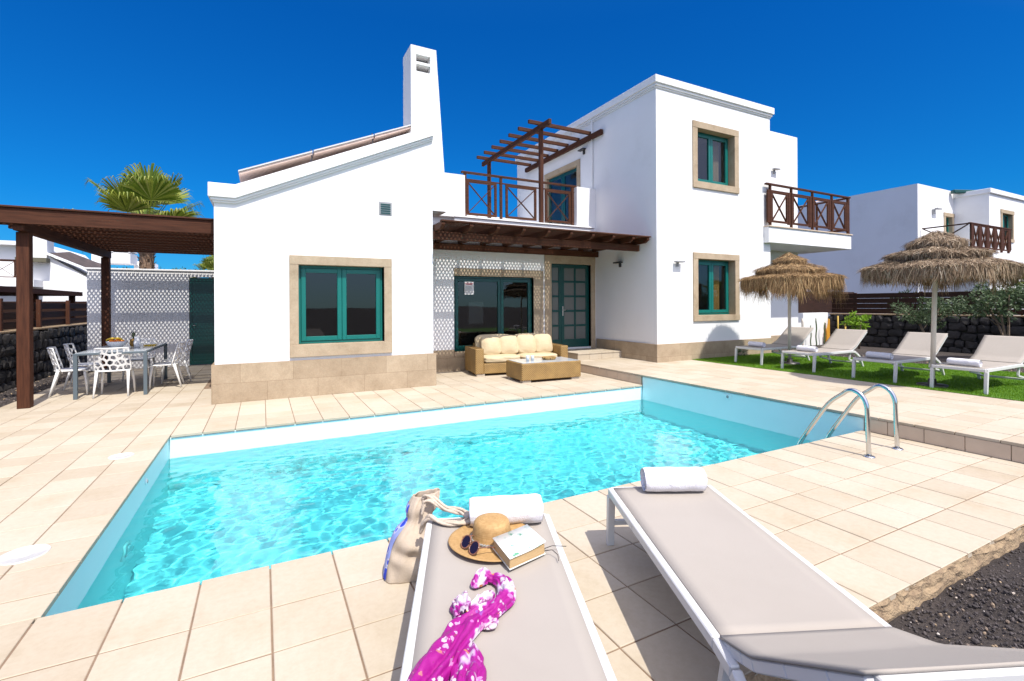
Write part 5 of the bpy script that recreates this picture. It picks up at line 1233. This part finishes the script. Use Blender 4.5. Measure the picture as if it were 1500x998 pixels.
def fan_palm(loc, h, R_, label, seed, nf=30, group=None, tr=.16, elev=(-.5, 1.35)):
    t = thing('palm_tree', label, 'palm tree', loc, 0, group); rb = random.Random(seed); b = Vector(loc); top = b + Vector((0, 0, h)); mb = MB()
    n = 40; pts = [b.lerp(top, i / n) for i in range(n + 1)]; mb.tube(pts, [tr * (1.15 - .15 * i / n) * (1 + .09 * (i % 2)) for i in range(n + 1)], 16)
    for i in range(70):                       # old leaf bases
        z = h * (.35 + .63 * i / 70); a = i * 2.4; d = Vector((math.cos(a), math.sin(a), 0)); p = b + d * tr * .95 + Vector((0, 0, z)); mb.bar(p, p + d * .10 + Vector((0, 0, .14)), .07, .02)
    mb.build('trunk', M['ptrunk'], t)
    V = []; F = []; k = 0
    for f in range(nf):
        az = f * 2.3999 + rb.uniform(-.2, .2); el = elev[0] + (elev[1] - elev[0]) * (f / (nf - 1)) ** .75 + rb.uniform(-.1, .1)
        d = Vector((math.cos(az) * math.cos(el), math.sin(az) * math.cos(el), math.sin(el))); pl = R_ * rb.uniform(.38, .58); s = d.cross(Vector((0, 0, 1)))
        s = s.normalized() if s.length > .05 else Vector((1, 0, 0)); up = s.cross(d).normalized(); c = top + d * pl + Vector((0, 0, -.04 * R_))
        w = .018 * R_ / 1.7; V += [top - s * w, top + s * w, c + s * w * .6, c - s * w * .6]; F.append((k, k + 1, k + 2, k + 3)); k += 4
        nl = 34; FL = R_ * rb.uniform(.38, .5); fold = rb.uniform(.25, .6)
        for j in range(nl):
            a = -1.5 + 3.0 * j / (nl - 1) + rb.uniform(-.03, .03); ld = (d * math.cos(a) + s * math.sin(a) + up * fold * abs(math.sin(a)) * .6).normalized(); sd = ld.cross(up).normalized(); L_ = FL * (.72 + .28 * math.cos(a)) * rb.uniform(.9, 1.08); lw = .026 * R_ / 1.7
            p1 = c + ld * L_ * .55; dro = Vector((rb.uniform(-.05, .05), rb.uniform(-.05, .05), -1)) ; p2 = c + ld * L_ * .85 + dro * L_ * .07; p3 = c + ld * L_ + dro * L_ * rb.uniform(.2, .42)
            V += [c, p1 - sd * lw, p1 + sd * lw, p2 - sd * lw * .45, p2 + sd * lw * .45, p3, p3]; 
            F += [(k, k + 1, k + 2, k), (k + 1, k + 3, k + 4, k + 2), (k + 3, k + 5, k + 6, k + 4)]; k += 7
    m_ = MB(); m_.v = [tuple(v) for v in V]; m_.f = [tuple(dict.fromkeys(f)) for f in F]; m_.f = [f for f in m_.f if len(f) > 2]
    m_.sm = [False] * len(m_.f); m_.build('crown', M['palm'], t, fix=False); return t
fan_palm((-4.28, 24.8, -.3), 4.95, 3.3, 'tall fan palm rising behind the pergola roof', 4, nf=19, tr=.24, elev=(-.2, 1.4))
fan_palm((-5.3, 25.0, -.3), 2.3, 1.5, 'low fan palm with bare stalks left of the tall palm trunk', 5, nf=12, tr=.14, elev=(.3, 1.2))
fan_palm((-3.15, 23.6, -.3), 2.55, 1.1, 'small fan palm just above the garden wall right of the palm trunk', 6, nf=24, tr=.13)
fan_palm((-1.70, 22.8, -.3), 3.0, 1.2, 'fan palm half hidden by the corner of the gable wall', 7, nf=24, tr=.13)
fan_palm((15.9, 4.1, .1), 1.75, .95, 'spiky green palm at the right edge above the fence', 8, nf=26, tr=.09, elev=(-.2, 1.3))
t = thing('hedge', 'thin green hedge showing above the white garden wall', 'hedge', (-2.2, 15.6, 2.3))
rb = random.Random(3); leaf_cloud('foliage', [(-3.6 + .17 * k, 15.6, 2.44 + rb.uniform(-.05, .05), .12) for k in range(17)], 60, .06, .012, M['leaf'], t, 77)

# ------------------------------------------------------------------ neighbouring houses
nb = thing('neighbour_villa', 'white neighbouring villa at the right with a brown balcony railing', 'house', (27, 12, 0))
NX_ = 24.63
mb = MB(); wall_holes(mb, NX_, 27.94, -.1, 6.59, 10.1, 10.35, [(27.05, 27.9, 3.7, 5.45)]); mb.box(NX_, NX_ + .3, 10.35, 22, -.1, 6.59); mb.box(NX_ + .3, 27.9, 10.35, 22, 6.2, 6.55); mb.box(27.94, 34, 12, 22, -.1, 6.7)
wall_holes(mb, 27.94, 31.75, -.1, 6.45, 8.9, 9.15, [(29.22, 30.38, 4.36, 5.56)]); mb.box(27.94, 28.2, 9.15, 12, -.1, 6.45); mb.box(31.45, 31.75, 9.15, 20, -.1, 6.45); mb.box(28.2, 31.45, 9.15, 20, 6.1, 6.42)
mb.build('wall', M['stucco'], nb)
mb = MB(); mb.box(27.86, 31.9, 8.82, 8.899, 6.28, 6.48); mb.box(27.86, 27.939, 8.9, 12, 6.28, 6.48); mb.box(27.95, 31.74, 8.91, 20, 6.455, 6.48); mb.build('cornice', M['stucco'], nb, bev=.01)
def nwin(x0, x1, z0, z1, Y, doorp=False):
    mb = MB(); mb.box(x0 - .15, x0, Y - .03, Y + .2, z0, z1); mb.box(x1, x1 + .15, Y - .03, Y + .2, z0, z1); mb.box(x0 - .17, x1 + .17, Y - .04, Y + .2, z1, z1 + .16); mb.box(x0 - .17, x1 + .17, Y - .04, Y + .2, z0 - .14, z0)
    w_ = mb.build('balcony_door' if doorp else 'window', M['trim'], nb); mb = MB()
    xm = (x0 + x1) / 2
    for a, b in ((x0 + .01, xm - .005), (xm + .005, x1 - .01)):
        mb.box(a, a + .08, Y + .12, Y + .17, z0, z1); mb.box(b - .08, b, Y + .12, Y + .17, z0, z1); mb.box(a + .08, b - .08, Y + .12, Y + .17, z0, z0 + .08); mb.box(a + .08, b - .08, Y + .12, Y + .17, z1 - .08, z1)
    mb.build('frame', M['green'], w_); mb = MB(); mb.box(x0 + .09, x1 - .09, Y + .14, Y + .15, z0 + .08, z1 - .08); mb.build('pane', M['glass'], w_)
nwin(29.25, 30.35, 4.40, 5.52, 8.9); nwin(27.1, 27.75, 3.7, 5.40, 10.1, True)
mb = MB(); mb.box(24.8, 28.85, 8.4, 8.895, 3.35, 3.55); mb.box(24.8, 27.93, 8.895, 10.095, 3.35, 3.55); nbal = mb.build('balcony', M['stucco'], nb, bev=.01)
bays = []
x = 25.0
while x < 28.7: bays += [(x - .05, x + .05, 'p'), (x + .05, x + .15, 's'), (x + .16, min(x + .68, 28.8), 'x')]; x += .72
railing_x('railing', nbal, 24.9, 28.85, 8.5, 3.72, 4.72, bays, mid=False)
mb = MB(); mb.bar((24.88, 8.5, 4.68), (24.88, 10.05, 4.68), .06, .05); mb.bar((24.88, 8.5, 3.75), (24.88, 10.05, 3.75), .04, .05); mb.bar((24.88, 8.55, 3.75), (24.88, 10.0, 4.65), .04, .04); mb.bar((24.88, 8.55, 4.65), (24.88, 10.0, 3.75), .04, .04); mb.build('side_railing', M['woody'], nbal)
o = MB(); o.box(25.5, 26.1, 14.5, 15.3, 6.58, 6.85); tag(o.build('roof_box', M['rust'], loc=(25.8, 14.9, 6.58), bev=.05), 'small pinkish box on the roof edge of the right neighbouring villa', 'roof unit')
t = thing('wall_lamp', 'grey lamp on the neighbouring villa beside its balcony door', 'wall lamp', (25.9, 10.1, 5.58)); MB().box(25.86, 25.96, 10.0, 10.098, 5.40, 5.60).build('bracket', M['lampg'], t); MB().box(25.86, 26.25, 9.88, 10.0, 5.58, 5.64).build('shade', M['lampg'], t)
t = thing('awning', 'rolled green awning at the roof edge of the right neighbouring villa', 'awning', (27.8, 9.9, 6.4)); MB().bar((27.5, 10.0, 6.52), (28.6, 9.3, 6.46), .22, .16).build('cover', M['greend'], t, bev=.03)

nl = thing('neighbour_villa', 'white neighbouring villa at the left with a sloping tiled roof and stubby chimney', 'house', (-11, 35, 0))
mb = MB(); mb.prism([(-30, -.1), (-6.0, -.1), (-6.0, 2.2), (-8.5, 3.15), (-10.15, 4.25), (-10.15, 4.5), (-10.6, 5.02), (-10.9, 5.05), (-11.2, 4.95), (-30, 4.95)], 34.0, 42); mb.build('wall', M['stucco'], nl)
mb = MB(); mb.box(-10.72, -10.12, 33.9, 34.9, 4.0, 5.72); mb.build('chimney', M['stucco'], nl, bev=.02)
mb = MB(); mb.prism([(-5.9, 2.26), (-10.12, 4.33), (-10.12, 4.45), (-5.9, 2.40)], 33.8, 34.1); mb.build('cornice', M['stucco'], nl)
mb = MB(); mb.add([(-10.1, 34.2, 4.45), (-5.9, 34.2, 2.42), (-5.9, 36.5, 2.9), (-9.9, 36.5, 4.75)], [(0, 1, 2, 3)]); o = mb.build('roof', simple('slate_roof', (.05, .04, .035), .8, (.10, .07, .06), 3), nl); o.modifiers.new('t', 'SOLIDIFY').thickness = .1
mb = MB(); mb.box(-13, -10.9, 33.5, 34, 4.75, 4.95); mb.build('ledge', M['stucco'], nl)
mb = MB(); mb.box(-11.2, -10.0, 33.4, 33.9, 3.9, 4.12) ; mb.build('awning', simple('olive_canvas', (.12, .11, .07), .8), nl)
mb = MB(); mb.box(-14, -10.3, 32.8, 33.98, 2.6, 2.95); bl = mb.build('balcony', M['stucco'], nl)
railing_x('railing', bl, -13.9, -10.9, 32.9, 3.02, 3.95, [(-13.9, -13.3, 'x'), (-13.2, -13.1, 'p'), (-13.0, -12.2, 'x'), (-12.15, -12.05, 'p'), (-12.0, -11.0, 'x'), (-10.98, -10.9, 'p')], mid=False)
mb = MB(); mb.box(-9.3, -7.4, 38.0, 40, 4.3, 4.95); mb.box(-9.3, -7.4, 38, 40, 5.05, 5.15)
for x in (-9.25, -8.3, -7.45): mb.box(x - .05, x + .05, 38, 38.1, 4.9, 5.05)
mb.build('roof_terrace', M['stucco'], nl)
fb = thing('distant_house', 'small white house beyond the garden wall left of the palm trunk', 'house', (-7.2, 40, 0)); MB().box(-7.6, -6.75, 40, 43, 0, 4.6).build('chimney', M['stucco'], fb); MB().box(-6.6, -4.2, 40.5, 46, 0, 3.75).build('wall', M['stucco'], fb)
lp = thing('neighbour_pergola', 'dark brown pergola in the garden beyond the left lava wall', 'pergola', (-6.5, 18, 0))
mb = MB(); mb.box(-10, -5.5, 12.5, 21.5, 1.92, 2.06); mb.build('roof', M['wood'], lp)
for y in (13.0, 15.6, 18.2, 21.2):
    for x in (-5.7, -9): mb = MB(); mb.box(x - .07, x + .07, y - .07, y + .07, -.1, 1.92); mb.build('post', M['woodz'], lp)
mb = MB(); mb.box(-10.0, -5.0, 22.4, 22.5, -.1, 1.75); o = mb.build('board_fence', M['fencex'], loc=(-7.5, 22.4, 0)); tag(o, 'dark board fence far behind the left lava wall', 'fence')
# distant low ridge
# ------------------------------------------------------------------ light, sky, camera
w = bpy.data.worlds.new('World'); scene.world = w; w.use_nodes = True; nt = w.node_tree; bg = nt.nodes['Background']
EL, AZ = R(58), R(4.5)          # sun stands behind the camera side (-Y), a little towards +X
sky = nt.nodes.new('ShaderNodeTexSky'); sky.sky_type = 'NISHITA'; sky.sun_disc = False; sky.sun_elevation = EL; sky.sun_rotation = math.pi - AZ
sky.altitude = 0; sky.air_density = 1.0; sky.dust_density = .0; sky.ozone_density = 4.0
# deep polarised-looking blue away from the sun, a broad pale glow added around it to brighten the shade
tc = nt.nodes.new('ShaderNodeTexCoord'); sx = nt.nodes.new('ShaderNodeSeparateXYZ'); nt.links.new(tc.outputs['Generated'], sx.inputs[0])
rp = nt.nodes.new('ShaderNodeValToRGB'); e = rp.color_ramp.elements; e.new(.2); e.new(.5)
for i, (p, c) in enumerate([(0, (.075, .34, .60)), (.18, (.022, .375, .72)), (.5, (.01, .37, .84)), (1, (.1, .7, 1.3))]):
    if i >= len(e): e.new(p)
    e[i].position = p; e[i].color = (*c, 1)
nt.links.new(sx.outputs[2], rp.inputs[0])
mx = nt.nodes.new('ShaderNodeMixRGB'); mx.blend_type = 'MULTIPLY'; mx.inputs[0].default_value = 1
nt.links.new(sky.outputs[0], mx.inputs[1]); nt.links.new(rp.outputs[0], mx.inputs[2])
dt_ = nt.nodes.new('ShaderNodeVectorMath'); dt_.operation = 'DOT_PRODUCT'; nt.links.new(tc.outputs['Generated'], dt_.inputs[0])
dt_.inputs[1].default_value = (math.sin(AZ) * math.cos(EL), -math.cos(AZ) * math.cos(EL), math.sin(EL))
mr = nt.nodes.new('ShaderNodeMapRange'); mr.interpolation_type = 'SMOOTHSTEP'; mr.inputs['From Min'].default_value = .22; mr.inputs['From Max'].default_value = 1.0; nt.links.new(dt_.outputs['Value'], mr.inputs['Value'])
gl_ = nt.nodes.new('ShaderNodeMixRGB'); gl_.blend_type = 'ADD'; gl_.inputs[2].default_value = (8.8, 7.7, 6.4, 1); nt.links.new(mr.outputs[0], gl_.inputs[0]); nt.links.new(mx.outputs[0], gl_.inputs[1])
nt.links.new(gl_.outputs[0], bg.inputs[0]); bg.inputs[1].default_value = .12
sl = bpy.data.lights.new('sun', 'SUN'); sl.energy = 3.9; sl.angle = R(.53); sl.color = (1, .955, .89); sl.cycles.is_caustics_light = True
so = bpy.data.objects.new('sun', sl); C.objects.link(so)
d = Vector((-math.sin(AZ) * math.cos(EL), math.cos(AZ) * math.cos(EL), -math.sin(EL))); so.rotation_euler = d.to_track_quat('-Z', 'Y').to_euler(); so.location = (0, -5, 12)
cam = bpy.data.cameras.new('camera'); co = bpy.data.objects.new('camera', cam); C.objects.link(co); scene.camera = co
cam.sensor_fit = 'HORIZONTAL'; cam.sensor_width = 36; cam.lens = 703 / 1500 * 36; cam.shift_y = -52.5 / 1500; cam.clip_start = .05; cam.clip_end = 2000
co.location = (0, 0, 1.55)
yaw = math.pi / 2 - 1.0915
co.matrix_world = Matrix.Translation((0, 0, 1.55)) @ Matrix.Rotation(-yaw, 4, 'Z') @ Matrix.Rotation(math.pi / 2, 4, 'X') @ Matrix.Rotation(-.0053, 4, 'Z')
scene.view_settings.view_transform = 'Standard'; scene.view_settings.look = 'None'; scene.view_settings.gamma = 1; scene.view_settings.use_curve_mapping = False
scene.view_settings.exposure = .52
cy = scene.cycles; cy.use_denoising = True; cy.max_bounces = 8; cy.diffuse_bounces = 4; cy.glossy_bounces = 4; cy.transmission_bounces = 6; cy.transparent_max_bounces = 12
cy.caustics_refractive = True; cy.caustics_reflective = False; cy.sample_clamp_indirect = 6; cy.use_adaptive_sampling = True; cy.adaptive_threshold = .01
